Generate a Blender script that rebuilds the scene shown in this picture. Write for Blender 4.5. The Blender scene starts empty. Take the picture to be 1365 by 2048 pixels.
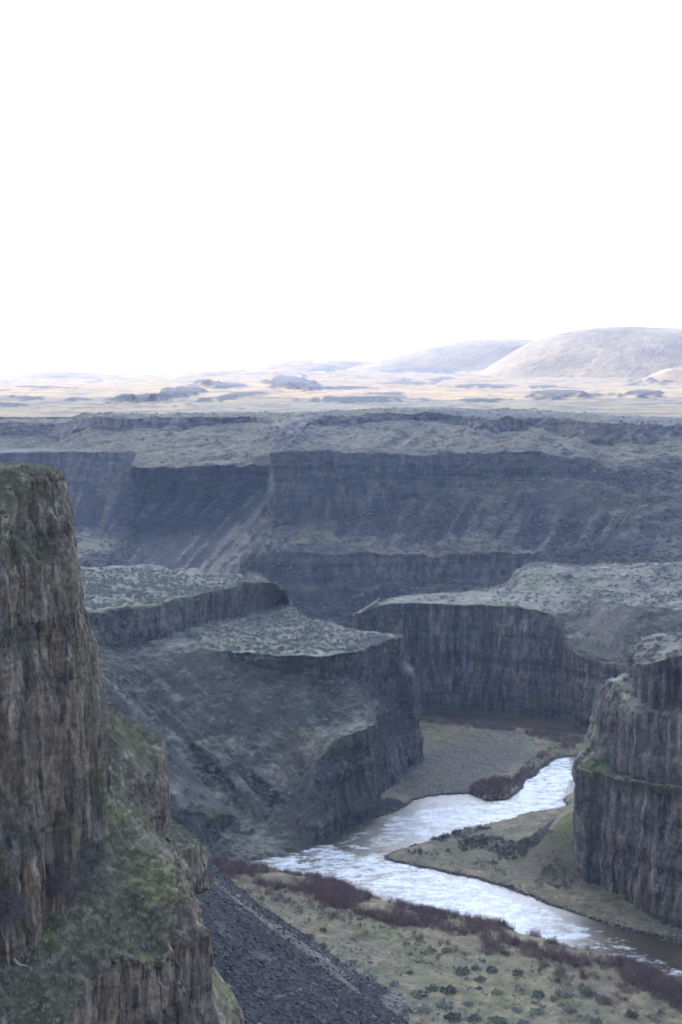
import bpy, math, random
import numpy as np
random.seed(7); rng = np.random.default_rng(7)
S = bpy.context.scene
COL = S.collection

# ------------------------------------------------------------------ camera
FPX, CX, CY, HORIZON = 2844.0, 682.5, 1024.0, 790.0
PITCH = -math.atan((CY-HORIZON)/FPX)
cam = bpy.data.cameras.new("camera"); camo = bpy.data.objects.new("camera", cam); COL.objects.link(camo)
cam.sensor_fit = 'VERTICAL'; cam.sensor_height = 36; cam.lens = 50.0
cam.clip_start = 1.0; cam.clip_end = 40000
camo.rotation_euler = (math.pi/2+PITCH, 0, 0)
cam.dof.use_dof = True; cam.dof.focus_distance = 9; cam.dof.aperture_fstop = 8.0
S.camera = camo

# ------------------------------------------------------------------ sky, sun, exposure
SKY_GLOW = (37, 42.5, 54, 1)
SUN_AZ, SUN_EL = math.radians(-62), math.radians(34)
W = bpy.data.worlds.new("World"); S.world = W; W.use_nodes = True
nt = W.node_tree; bg = nt.nodes['Background']; bg.inputs[1].default_value = 0.14
sky = nt.nodes.new('ShaderNodeTexSky'); sky.sky_type = 'NISHITA'; sky.sun_disc = False
sky.sun_elevation = SUN_EL; sky.sun_rotation = SUN_AZ; sky.altitude = 250; sky.dust_density = 1.0
tc = nt.nodes.new('ShaderNodeTexCoord')
def wn(ty, **k):
    n = nt.nodes.new(ty)
    for a, v in k.items(): setattr(n, a, v)
    return n
def wl(a, b): nt.links.new(a, b)
mp = wn('ShaderNodeMapping'); mp.inputs['Scale'].default_value = (1, 1, 2.6); wl(tc.outputs['Generated'], mp.inputs[0])
ns = wn('ShaderNodeTexNoise'); ns.inputs['Scale'].default_value = 2.2; ns.inputs['Detail'].default_value = 5; wl(mp.outputs[0], ns.inputs['Vector'])
dt = wn('ShaderNodeVectorMath', operation='DOT_PRODUCT'); wl(tc.outputs['Generated'], dt.inputs[0])
GLOW_AZ, GLOW_EL = math.radians(-8), math.radians(24)
dt.inputs[1].default_value = (math.sin(GLOW_AZ)*math.cos(GLOW_EL), math.cos(GLOW_AZ)*math.cos(GLOW_EL), math.sin(GLOW_EL))
# bluish sky glow added ahead, off the sun, to brighten river and tint shade
vr_ = wn('ShaderNodeMapRange', interpolation_type='SMOOTHSTEP'); wl(dt.outputs['Value'], vr_.inputs[0]); vr_.inputs[1].default_value = .62; vr_.inputs[2].default_value = .97
vr_.inputs[3].default_value = 0; vr_.inputs[4].default_value = 1
nr_ = wn('ShaderNodeMapRange', interpolation_type='SMOOTHSTEP'); wl(ns.outputs['Fac'], nr_.inputs[0]); nr_.inputs[1].default_value = .30; nr_.inputs[2].default_value = .62
nr_.inputs[3].default_value = .45; nr_.inputs[4].default_value = 1
mm = wn('ShaderNodeMath', operation='MULTIPLY'); wl(vr_.outputs[0], mm.inputs[0]); wl(nr_.outputs[0], mm.inputs[1])
mx = wn('ShaderNodeMixRGB'); mx.inputs[2].default_value = SKY_GLOW; wl(mm.outputs[0], mx.inputs[0]); wl(sky.outputs[0], mx.inputs[1]); wl(mx.outputs[0], bg.inputs[0])
sl = bpy.data.lights.new("sun", 'SUN'); sl.energy = 4.3; sl.angle = math.radians(.5); sl.color = (1, .84, .60)
so = bpy.data.objects.new("sun", sl); COL.objects.link(so)
sdir = np.array([math.sin(SUN_AZ)*math.cos(SUN_EL), math.cos(SUN_AZ)*math.cos(SUN_EL), math.sin(SUN_EL)])
from mathutils import Vector
so.rotation_euler = Vector(sdir).to_track_quat('Z', 'Y').to_euler()
S.view_settings.view_transform = 'Standard'; S.view_settings.look = 'None'
S.view_settings.exposure = 1.05; S.view_settings.gamma = 1
S.render.engine = 'CYCLES'
S.cycles.max_bounces = 6; S.cycles.diffuse_bounces = 3; S.cycles.volume_bounces = 1
S.cycles.glossy_bounces = 2; S.cycles.transmission_bounces = 2

# ------------------------------------------------------------------ helpers
cp, sp = math.cos(PITCH), math.sin(PITCH)
def P(px, py, d):
    """pixel of the survey sheet -> world point at forward distance d (d>0) or at height d (d<0)"""
    rx, ry, rf = (px-CX)/FPX, (CY-py)/FPX, 1.0
    wx, wy, wz = rx, rf*cp - ry*sp, rf*sp + ry*cp
    t = d/wy if d > 0 else d/wz
    return (wx*t, wy*t, wz*t)
def topx(p):
    x, y, z = p[..., 0], p[..., 1], p[..., 2]
    f = np.maximum(y*cp + z*sp, 1e-3); up = -y*sp + z*cp
    return CX + FPX*x/f, CY - FPX*up/f

def _h(ix, iy, iz, seed):
    n = (ix*374761393 + iy*668265263 + iz*1274126177 + seed*974711).astype(np.int64) & 0xffffffff
    n = ((n ^ (n >> 13))*1274126177) & 0xffffffff
    return ((n ^ (n >> 16)) & 0xffff).astype(np.float32)/32767.5 - 1
def vn(x, y, z, seed=0):
    x, y, z = np.asarray(x, float), np.asarray(y, float), np.asarray(z, float)
    x, y, z = np.broadcast_arrays(x, y, z)
    ix, iy, iz = np.floor(x).astype(np.int64), np.floor(y).astype(np.int64), np.floor(z).astype(np.int64)
    fx, fy, fz = x-ix, y-iy, z-iz
    fx, fy, fz = [f*f*(3-2*f) for f in (fx, fy, fz)]
    r = 0
    for a in (0, 1):
        wa = fx if a else 1-fx
        for b in (0, 1):
            wb = fy if b else 1-fy
            for c in (0, 1):
                r = r + wa*wb*(fz if c else 1-fz)*_h(ix+a, iy+b, iz+c, seed)
    return r
def fbm(x, y, z, o=4, seed=0, g=.5):
    r, a, s = 0, 1., 0
    for i in range(o):
        r = r + a*vn(x*2**i+i*7.3, y*2**i-i*3.1, z*2**i+i*1.7, seed+i); s += a; a *= g
    return r/s*1.35
def ss(a, b, x): t = np.clip((x-a)/(b-a), 0, 1); return t*t*(3-2*t)

def make_mesh(name, V, F, mat, parent=None, smooth=True, attr=None):
    me = bpy.data.meshes.new(name); V = np.ascontiguousarray(V, np.float32); F = np.ascontiguousarray(F, np.int32)
    n, k = F.shape
    me.vertices.add(len(V)); me.vertices.foreach_set('co', V.ravel())
    me.loops.add(n*k); me.loops.foreach_set('vertex_index', F.ravel())
    me.polygons.add(n); me.polygons.foreach_set('loop_start', np.arange(0, n*k, k, dtype=np.int32))
    me.polygons.foreach_set('loop_total', np.full(n, k, np.int32))
    if smooth: me.polygons.foreach_set('use_smooth', np.ones(n, bool))
    if attr is not None:
        a = me.color_attributes.new('zone', 'FLOAT_COLOR', 'POINT')
        a.data.foreach_set('color', np.concatenate([attr, np.ones((len(V), 1))], 1).astype(np.float32).ravel())
    me.update(); me.materials.append(mat)
    o = bpy.data.objects.new(name, me); COL.objects.link(o)
    if parent: o.parent = parent
    return o
def tag(o, label, cat=None, kind=None, group=None):
    o['label'] = label
    if cat: o['category'] = cat
    if kind: o['kind'] = kind
    if group: o['group'] = group
    return o
def grid_faces(nu, nv):
    i = np.arange(nu*nv).reshape(nu, nv)
    return np.stack([i[:-1, :-1].ravel(), i[1:, :-1].ravel(), i[1:, 1:].ravel(), i[:-1, 1:].ravel()], 1)
def normals(G):
    du = np.gradient(G, axis=0); dv = np.gradient(G, axis=1)
    n = np.cross(du, dv); l = np.linalg.norm(n, axis=2, keepdims=True); n = n/np.maximum(l, 1e-9)
    return n

# ------------------------------------------------------------------ materials
def NT(name):
    m = bpy.data.materials.new(name); m.use_nodes = True; t = m.node_tree
    b = t.nodes['Principled BSDF']; b.inputs['Roughness'].default_value = .95
    b.inputs['Specular IOR Level'].default_value = .15
    return m, t, b
def node(t, ty, **kw):
    n = t.nodes.new(ty)
    for k, v in kw.items():
        if hasattr(n, k) and not k[0].isupper(): setattr(n, k, v)
        else: n.inputs[k.replace('_', ' ')].default_value = v
    return n
def ramp(t, fac, stops):
    r = t.nodes.new('ShaderNodeValToRGB'); e = r.color_ramp.elements
    while len(e) < len(stops): e.new(.5)
    for x, (p, c) in zip(e, stops): x.position = p; x.color = (*c, 1) if len(c) == 3 else c
    t.links.new(fac, r.inputs[0]); return r.outputs[0]
def g3(v): return (v, v, v)
def mixc(t, f, a, b, mode='MIX'):
    n = t.nodes.new('ShaderNodeMixRGB'); n.blend_type = mode
    for s, v in ((0, f), (1, a), (2, b)):
        if isinstance(v, (int, float)): n.inputs[s].default_value = v
        elif isinstance(v, tuple): n.inputs[s].default_value = (*v, 1)
        else: t.links.new(v, n.inputs[s])
    return n.outputs[0]
def math_(t, op, a, b=0., clamp=False):
    n = t.nodes.new('ShaderNodeMath'); n.operation = op; n.use_clamp = clamp
    for s, v in ((0, a), (1, b)):
        if isinstance(v, (int, float)): n.inputs[s].default_value = v
        else: t.links.new(v, n.inputs[s])
    return n.outputs[0]
def noise(t, vec, scale, detail=4, rough=.55, stretch=None, off=0.):
    m = node(t, 'ShaderNodeMapping'); m.inputs['Scale'].default_value = stretch or (1, 1, 1); m.inputs['Location'].default_value = (off, off*.7, off*.3)
    t.links.new(vec, m.inputs[0]); n = node(t, 'ShaderNodeTexNoise'); n.inputs['Scale'].default_value = scale
    n.inputs['Detail'].default_value = detail; n.inputs['Roughness'].default_value = rough
    t.links.new(m.outputs[0], n.inputs['Vector']); return n.outputs['Fac']

STEEP = 1.
def terrain_mat(name, col=1.0, rock=((.034, .030, .030), (.11, .092, .086), (.21, .175, .155)), rust=.5, lichen=.35,
                soil=((.085, .092, .082), (.185, .190, .165), (.31, .31, .27)), fine=1.0, slope=(.50, .72), blocky=.8):
    """col = width of the basalt columns in metres, fine = grain of the soil"""
    soil = [(r*1.04, g*.93, b_*.86) for r, g, b_ in soil]
    m, t, b = NT(name); geo = node(t, 'ShaderNodeNewGeometry'); pos = geo.outputs['Position']
    at = node(t, 'ShaderNodeVertexColor', layer_name='zone'); sp_ = node(t, 'ShaderNodeSeparateColor'); t.links.new(at.outputs[0], sp_.inputs[0])
    R, G, B = sp_.outputs[0], sp_.outputs[1], sp_.outputs[2]
    # rock
    n1 = noise(t, pos, .62/col, 6, .60, (1, 1, .05)); n2 = noise(t, pos, .16/col, 4, .6, (1, 1, .35), 31)
    n3 = noise(t, pos, 1.6/col, 4, .65, (1, 1, .30), 11)
    rc = ramp(t, n1, [(.37, rock[0]), (.50, rock[1]), (.64, rock[2])])
    rc = mixc(t, ramp(t, n3, [(.35, g3(0)), (.70, g3(.75))]), rc, rock[1])
    nr = noise(t, pos, .45/col, 3, .6, (1, 1, .16), 77)
    rc = mixc(t, ramp(t, nr, [(.56, g3(0)), (.70, g3(rust))]), rc, (.17, .085, .045))
    gy = noise(t, pos, .10/col, 3, .6, (1, 1, .5), 123)
    rc = mixc(t, ramp(t, gy, [(.50, g3(0)), (.68, g3(.55))]), rc, (.16, .155, .15))
    lc = noise(t, pos, .5/col, 4, .7, (1, 1, .22), 55)
    rc = mixc(t, ramp(t, lc, [(.58, g3(0)), (.70, g3(lichen))]), rc, (.17, .165, .05))
    strat = noise(t, pos, .17/col**.5, 5, .7, (.04, .04, 1), 5)
    rc = mixc(t, .8, rc, ramp(t, strat, [(.40, g3(.42)), (.48, g3(1.)), (.62, g3(1.15))]), 'MULTIPLY')
    vo = node(t, 'ShaderNodeTexVoronoi', feature='DISTANCE_TO_EDGE'); vm = node(t, 'ShaderNodeMapping')
    vm.inputs['Scale'].default_value = (.75/col, .75/col, .075/col); t.links.new(pos, vm.inputs[0]); t.links.new(vm.outputs[0], vo.inputs['Vector']); vo.inputs['Scale'].default_value = 1.
    cvn = noise(t, pos, .30/col, 3, .55, (1, 1, .035), 333); cva = math_(t, 'ABSOLUTE', math_(t, 'SUBTRACT', cvn, .5))
    cvm = noise(t, pos, .12/col, 2, .5, (1, 1, .5), 343)
    rc = mixc(t, ramp(t, cvm, [(.40, g3(.25)), (.56, g3(1))]), rc, mixc(t, 1., rc, ramp(t, cva, [(.0, g3(.18)), (.022, g3(1.08))]), 'MULTIPLY'))
    ent = noise(t, pos, .075, 4, .6, (.06, .06, 1), 404); iso = noise(t, pos, .75/col, 6, .68, (1, 1, 1.1), 414)
    rc = mixc(t, ramp(t, ent, [(.50, g3(0)), (.56, g3(blocky))]), rc, ramp(t, iso, [(.36, rock[0]), (.5, rock[1]), (.68, rock[2])]))
    crk = ramp(t, vo.outputs['Distance'], [(0, g3(.35)), (.05, g3(1))])
    vj = noise(t, pos, .5/col, 3, .6, (1, 1, .5), 200)
    rc = mixc(t, ramp(t, vj, [(.42, g3(0)), (.6, g3(.6))]), rc, mixc(t, 1., rc, crk, 'MULTIPLY'))
    vc = node(t, 'ShaderNodeTexVoronoi'); t.links.new(vm.outputs[0], vc.inputs['Vector']); vc.inputs['Scale'].default_value = 1.
    rc = mixc(t, .75, rc, ramp(t, vc.outputs['Color'], [(.15, g3(.6)), (.85, g3(1.35))]), 'MULTIPLY')
    vb = node(t, 'ShaderNodeTexVoronoi'); vbm = node(t, 'ShaderNodeMapping'); vbm.inputs['Scale'].default_value = (.50/col, .50/col, .20/col); vb.inputs['Scale'].default_value = 1.
    t.links.new(pos, vbm.inputs[0]); t.links.new(vbm.outputs[0], vb.inputs['Vector'])
    rc = mixc(t, .7, rc, ramp(t, vb.outputs['Color'], [(.15, g3(.62)), (.85, g3(1.35))]), 'MULTIPLY')
    brk = noise(t, pos, 1.0/col, 5, .7, (1, 1, .8), 66)
    rc = mixc(t, .8, rc, ramp(t, brk, [(.36, g3(.5)), (.52, g3(1.05)), (.7, g3(1.3))]), 'MULTIPLY')
    # soil and dry grass
    s1 = noise(t, pos, .05*fine, 5, .65); s2 = noise(t, pos, .9*fine, 5, .7, None, 9); s3 = noise(t, pos, .22*fine, 4, .7, None, 19)
    sc_ = ramp(t, s3, [(.36, soil[0]), (.50, soil[1]), (.64, soil[2])])
    sc_ = mixc(t, ramp(t, s2, [(.35, g3(.0)), (.66, g3(.6))]), sc_, soil[0])
    sc_ = mixc(t, ramp(t, s1, [(.42, g3(0)), (.62, g3(.45))]), sc_, (.145, .132, .10))
    sc_ = mixc(t, math_(t, 'MULTIPLY', G, ramp(t, s2, [(.3, g3(1)), (.7, g3(.45))])), sc_, (.16, .18, .05))
    # steeper ground carries less grass and more dark stony soil
    sn = node(t, 'ShaderNodeSeparateXYZ'); t.links.new(geo.outputs['Normal'], sn.inputs[0])
    stp = node(t, 'ShaderNodeMapRange', interpolation_type='SMOOTHSTEP'); t.links.new(math_(t, 'ADD', sn.outputs[2], math_(t, 'MULTIPLY', math_(t, 'SUBTRACT', s3, .5), .25)), stp.inputs[0])
    stp.inputs[1].default_value = .80; stp.inputs[2].default_value = .97; stp.inputs[3].default_value = STEEP; stp.inputs[4].default_value = 0
    sc_ = mixc(t, stp.outputs[0], sc_, mixc(t, 1., sc_, (.62, .61, .64), 'MULTIPLY'))
    # scree
    sv = node(t, 'ShaderNodeTexVoronoi'); t.links.new(pos, sv.inputs['Vector']); sv.inputs['Scale'].default_value = 1.7*fine
    svc = ramp(t, sv.outputs['Color'], [(.1, (.014, .014, .017)), (.6, (.030, .028, .031)), (.95, (.075, .063, .058))])
    sc_ = mixc(t, ramp(t, math_(t, 'ADD', R, math_(t, 'MULTIPLY', math_(t, 'SUBTRACT', s3, .5), .9)), [(.25, g3(0)), (.6, g3(1))]), sc_, svc)
    # which is which: steep faces are rock
    sx = node(t, 'ShaderNodeSeparateXYZ'); t.links.new(geo.outputs['Normal'], sx.inputs[0])
    jit = math_(t, 'MULTIPLY', math_(t, 'SUBTRACT', s3, .5), .9)
    st = math_(t, 'ADD', math_(t, 'ABSOLUTE', sx.outputs[2]), jit)
    mr = node(t, 'ShaderNodeMapRange', interpolation_type='SMOOTHSTEP'); t.links.new(st, mr.inputs[0])
    mr.inputs[1].default_value = slope[0]; mr.inputs[2].default_value = slope[1]; mr.inputs[3].default_value = 1; mr.inputs[4].default_value = 0
    rk = math_(t, 'MAXIMUM', mr.outputs[0], B, True)
    out = mixc(t, rk, sc_, rc)
    # moss that creeps over rock where the attribute says so
    out = mixc(t, math_(t, 'MULTIPLY', math_(t, 'MULTIPLY', G, rk), ramp(t, s3, [(.42, g3(0)), (.6, g3(.8))])), out, (.10, .115, .04))
    t.links.new(out, b.inputs['Base Color'])
    hb = mixc(t, rk, mixc(t, R, s2, sv.outputs['Distance']), mixc(t, .5, n1, mixc(t, .5, crk, n3)))
    bp = node(t, 'ShaderNodeBump'); bp.inputs['Strength'].default_value = .85; bp.inputs['Distance'].default_value = .55*col
    t.links.new(hb, bp.inputs['Height']); t.links.new(bp.outputs[0], b.inputs['Normal'])
    return m
M_scree = None
M_near = terrain_mat('basalt_near', .62, rock=((.065, .050, .042), (.23, .168, .130), (.40, .31, .25)), rust=.85, lichen=.6, blocky=.35, fine=2.2,
                     soil=((.085, .085, .055), (.19, .175, .115), (.36, .32, .24)))
M_mid = terrain_mat('basalt_mid', 1.15, fine=.9)
M_far = terrain_mat('basalt_far', 2.4, rust=.3, fine=.45, lichen=.2, soil=((.045, .048, .043), (.105, .104, .085), (.19, .175, .145)), rock=((.025, .024, .026), (.07, .062, .062), (.13, .11, .10)))
M_bench = terrain_mat('basalt_bench', 3.2, rust=.2, fine=.30, lichen=.0, soil=((.085, .083, .055), (.16, .152, .100), (.235, .215, .145)))

# ------------------------------------------------------------------ lofted landforms
SURF = {}
def catmull(C, n):
    ns_ = len(C); u = np.linspace(0, ns_-1, n); i = np.minimum(u.astype(int), ns_-2); f = (u-i)[:, None, None]
    p0 = C[np.maximum(i-1, 0)]; p1 = C[i]; p2 = C[i+1]; p3 = C[np.minimum(i+2, ns_-1)]
    m1 = (p2-p0)*.5; m2 = (p3-p1)*.5
    L = np.linalg.norm((p2-p1), axis=2, keepdims=True)      # clamp tangents so that uneven sections do not overshoot
    for m_ in (m1, m2):
        l = np.linalg.norm(m_, axis=2, keepdims=True); m_ *= np.minimum(1, L*1.2/np.maximum(l, 1e-6))
    f2, f3 = f*f, f**3
    return (2*f3-3*f2+1)*p1 + (f3-2*f2+f)*m1 + (-2*f3+3*f2)*p2 + (f3-f2)*m2
def loft(name, secs, sp_u, sp_v, mat, label, colw=1.2, colamp=.6, big=2.5, bigf=22., soilamp=.5, paint=(), cat='rock formation', seed=0,
         rockcut=(.80, .62), bump=(), rockout=1.0, ledge=.8, ent=.6, rimk=1., streaks=()):
    C = np.array([[P(*q) for q in s] for s in secs], float)
    ns_, nr = C.shape[:2]
    lu = np.linalg.norm(np.diff(C, axis=0), axis=2); nu = int(max(8, np.percentile(lu.sum(0), 70)/sp_u))
    G = catmull(C, nu)
    lv = np.percentile(np.linalg.norm(np.diff(C, axis=1), axis=2), 75, axis=0); parts = []; vr = []
    for k in range(nr-1):
        n = int(max(2, lv[k]/sp_v)); f = np.linspace(0, 1, n, endpoint=(k == nr-2))
        parts.append(G[:, k:k+1]*(1-f[None, :, None]) + G[:, k+1:k+2]*f[None, :, None]); vr.append(k+f)
    G = np.concatenate(parts, 1); vr = np.concatenate(vr)
    # round the profile a little
    for _ in range(2): G[:, 1:-1] = .25*G[:, :-2] + .5*G[:, 1:-1] + .25*G[:, 2:]
    N = normals(G)
    if np.median(N[..., 2]) < 0: N = -N
    x, y, z = G[..., 0], G[..., 1], G[..., 2]
    rock = ss(rockcut[0], rockcut[1], np.abs(N[..., 2])+.12*fbm(x/9, y/9, z/9, 3, seed+5))
    H = N.copy(); H[..., 2] *= .15; H /= np.maximum(np.linalg.norm(H, axis=2, keepdims=True), 1e-6)
    bigd = fbm(x/bigf, y/bigf, z/bigf*.25, 4, seed+1)
    w = fbm(x/8, y/8, z/70, 2, seed+8)*1.2
    c1 = fbm(x/(colw*2.2)+w, y/(colw*2.2), z/(colw*60), 2, seed+2)
    c2 = fbm(x/colw, y/colw+w, z/(colw*30), 3, seed+3)
    st = np.floor(c2*3.5)/3.5*.75 + c2*.25; st = st + .5*np.floor(2.5*vn(x/(colw*.8)+w, y/(colw*.8), z/(colw*7), seed+31))/2.5
    lg = vn(x/35, y/35, z/3.6, seed+4) + .6*vn(x/12, y/12, z/1.8, seed+14); lg = np.round(lg*2.5)/2.5
    brk = fbm(x/4, y/4, z/4, 3, seed+6)
    rd, Hs = rock.copy(), N*rock[..., None]*[1, 1, 0]
    nd = int(max(2, 4.5*big/sp_v/3))
    for _ in range(nd):
        rd[:, 1:-1] = np.maximum(rd[:, 1:-1], .94*np.maximum(rd[:, :-2], rd[:, 2:]))
        Hs[:, 1:-1] = (Hs[:, 1:-1] + Hs[:, :-2] + Hs[:, 2:])/3
    hl = np.linalg.norm(Hs, axis=2, keepdims=True); wgt = ss(.0, .08, hl); Hs = Hs/np.maximum(hl, 1e-6)
    rim = rd*wgt[..., 0]*(big*bigd + colamp*.9*fbm(x/(colw*3), y/(colw*3), 0*z, 3, seed+2) + .45*big*np.minimum(0, vn(x/(bigf*.35), y/(bigf*.35), 0*x, seed+51)))
    G = G + Hs*rim[..., None]*rimk
    band = ss(.0, .3, vn(x/90, y/90, z/13, seed+71)+.25*vn(x/12, y/12, z/5, seed+72)); iso = fbm(x/(colw*1.6), y/(colw*1.6), z/(colw*1.5), 3, seed+73)
    c1, st = c1*(1-.6*band*ent), st*(1-.75*band*ent)+1.1*band*iso*ent
    d = rock*(big*bigd*(1-rimk) + rockout*(colamp*(1.3*c1+st) + ledge*lg + .35*brk*colamp))
    G2 = G + H*d[..., None]
    so_ = (1-rock)*soilamp*(fbm(x/11, y/11, z/30, 4, seed+7)*1.2 + .35*fbm(x/1.6, y/1.6, z/3, 3, seed+9))
    G2[..., 2] += so_
    px, py = topx(G)
    att = np.zeros(G.shape); jn = fbm(px/22, py/22, z*0, 5, seed+12, .65)*1.5
    for ch, cx_, cy_, rx, ry, rot, amt in paint:
        a = math.radians(rot); dx, dy = px-cx_, py-cy_
        e = np.sqrt(((dx*math.cos(a)+dy*math.sin(a))/rx)**2 + ((-dx*math.sin(a)+dy*math.cos(a))/ry)**2)
        k_ = ss(1.25, .6, e+.30*jn)
        att[..., ch] = np.maximum(att[..., ch], amt*k_) if amt > 0 else att[..., ch]*(1+amt*k_)
    for cx_, cy_, rx, ry, ang, per, hgt, *sa in streaks:          # chutes that run down a talus slope
        a = math.radians(ang); e = np.sqrt(((px-cx_)/rx)**2+((py-cy_)/ry)**2)
        c_ = (-px*math.sin(a)+py*math.cos(a)); l_ = px*math.cos(a)+py*math.sin(a)
        n_ = fbm(c_/per, l_/(per*9), 0*x, 3, seed+61); k_ = ss(1.2, .7, e)
        att[..., 0] = att[..., 0]*(1-k_*ss(.02, .4, n_)*(sa[0] if sa else .95)); G2[..., 2] += hgt*k_*n_
    for cx_, cy_, rx, ry, hgt in bump:
        e = np.sqrt(((px-cx_)/rx)**2+((py-cy_)/ry)**2) + .35*fbm(x/40, y/40, z*0, 4, seed+33)
        k_ = ss(1.05, .80, e)
        G2[..., 2] += hgt*k_*(.7+.3*fbm(x/15, y/15, z*0, 3, seed+44))
    F = grid_faces(*G2.shape[:2])
    o = make_mesh(name, G2.reshape(-1, 3), F, mat, attr=np.clip(att, 0, 1).reshape(-1, 3))
    tag(o, label, cat, 'structure')
    SURF[name+str(sum(k.startswith(name) for k in SURF))] = dict(G=G2, vr=vr, rock=rock, px=px, py=py)
    return o
# ------------------------------------------------------------------ the canyon, far to near
R_, G_, B_ = 0, 1, 2
# upper bench above the far rim
loft('upper_bench', [
 [(-300,930,1150),(-300,902,1180),(-300,872,1230),(-300,843,1240),(-300,834,1400),(-300,832,1600)],
 [(60,930,1150),(60,902,1180),(60,872,1230),(60,843,1240),(60,832,1400),(60,830,1600)],
 [(105,930,1080),(105,903,1130),(130,874,1180),(140,843,1200),(150,832,1400),(150,830,1600)],
 [(150,930,1020),(150,903,1050),(180,856,1130),(180,834,1138),(180,828,1350),(180,826,1600)],
 [(330,935,970),(330,909,1000),(350,860,1110),(350,837,1118),(350,829,1350),(350,826,1600)],
 [(470,930,960),(470,905,990),(500,846,1110),(500,833,1116),(500,827,1350),(500,824,1600)],
 [(540,930,930),(540,903,950),(580,862,1020),(612,834,1070),(605,827,1350),(600,823,1600)],
 [(600,930,930),(600,905,950),(655,850,1070),(668,831,1082),(655,825,1350),(650,821,1600)],
 [(770,935,925),(770,907,945),(800,843,1080),(808,826,1088),(800,820,1350),(800,815,1600)],
 [(860,935,920),(860,906,940),(925,850,1080),(930,832,1086),(925,821,1350),(900,815,1600)],
 [(900,935,915),(900,905,935),(955,863,1020),(965,835,1032),(960,824,1350),(960,815,1600)],
 [(1060,935,905),(1060,907,925),(1080,860,1030),(1085,834,1040),(1080,825,1350),(1080,815,1600)],
 [(1180,945,890),(1180,917,910),(1190,881,980),(1195,843,992),(1200,831,1350),(1200,818,1600)],
 [(1365,955,870),(1365,925,890),(1365,884,955),(1365,851,968),(1365,836,1350),(1365,820,1600)],
 [(1700,965,850),(1700,935,870),(1700,890,945),(1700,858,955),(1700,840,1350),(1700,825,1600)],
 ], 1.8, .9, M_bench, 'grassy upper bench with a broken rock rim above the far canyon wall', colw=4, colamp=1.6, big=7, bigf=60, soilamp=2.0, seed=20, rimk=.5, streaks=[(400,880,500,30,-35,18,2.5),(900,880,500,40,-35,20,3.)],
 rockcut=(.86, .66), ledge=1.2,
 paint=[(B_,590,865,62,26,-32,.9),(B_,1000,850,62,18,-8,.8),(B_,340,850,170,11,0,.7),(B_,830,838,190,12,-3,.8),(B_,1280,860,110,22,3,.9),(B_,1060,846,90,14,0,.8),(B_,30,857,70,13,0,.8),(R_,705,885,70,10,-35,.35)])
# left arm of the far canyon
loft('canyon_wall_left', [
 [(-300,897,1120),(-300,905,1000),(-300,962,990),(-300,1060,900),(-300,1125,790),(-300,1190,740)],
 [(0,898,1120),(0,905,1000),(0,958,992),(0,1058,900),(0,1125,790),(0,1190,740)],
 [(150,897,1120),(150,903,1000),(150,968,985),(150,1052,930),(150,1120,780),(150,1190,740)],
 [(250,897,1120),(250,903,990),(262,985,972),(240,1066,925),(205,1128,780),(180,1190,740)],
 [(272,899,1130),(266,905,1005),(278,968,998),(256,1060,935),(215,1132,785),(190,1190,745)],
 [(300,903,1140),(288,912,1030),(290,945,1026),(262,1050,955),(225,1130,800),(200,1190,750)],
 [(345,905,1140),(340,915,1030),(322,963,1022),(270,1065,950),(240,1135,800),(215,1190,750)],
 [(430,903,1140),(430,910,1025),(430,965,1015),(345,1062,945),(305,1150,775),(280,1200,740)],
 [(530,899,1140),(530,905,1015),(528,966,1005),(445,1056,930),(395,1160,765),(370,1200,735)],
 [(560,899,1140),(545,905,950),(535,985,935),(505,1070,870),(470,1165,765),(440,1200,735)],
 [(640,899,1100),(560,906,930),(560,985,925),(540,1080,860),(520,1165,765),(500,1200,735)],
 ], 1.3, .9, M_far, 'left arm of the far canyon wall with dark talus fanning from its alcove', colw=3, colamp=.6, big=2.5, bigf=40, soilamp=1.0, seed=40, rockcut=(.66, .45), streaks=[(400,1060,190,110,-48,9,2.2),(180,1020,130,60,-70,10,1.2)],
 paint=[(R_,215,1020,150,62,8,.95),(R_,340,1075,130,85,-38,.95),(R_,430,1060,140,60,-45,.75),(R_,250,1130,120,30,0,.7),(G_,180,1085,60,30,0,.15),(B_,130,930,160,24,0,.9),(B_,425,938,120,24,0,.9)])
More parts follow.
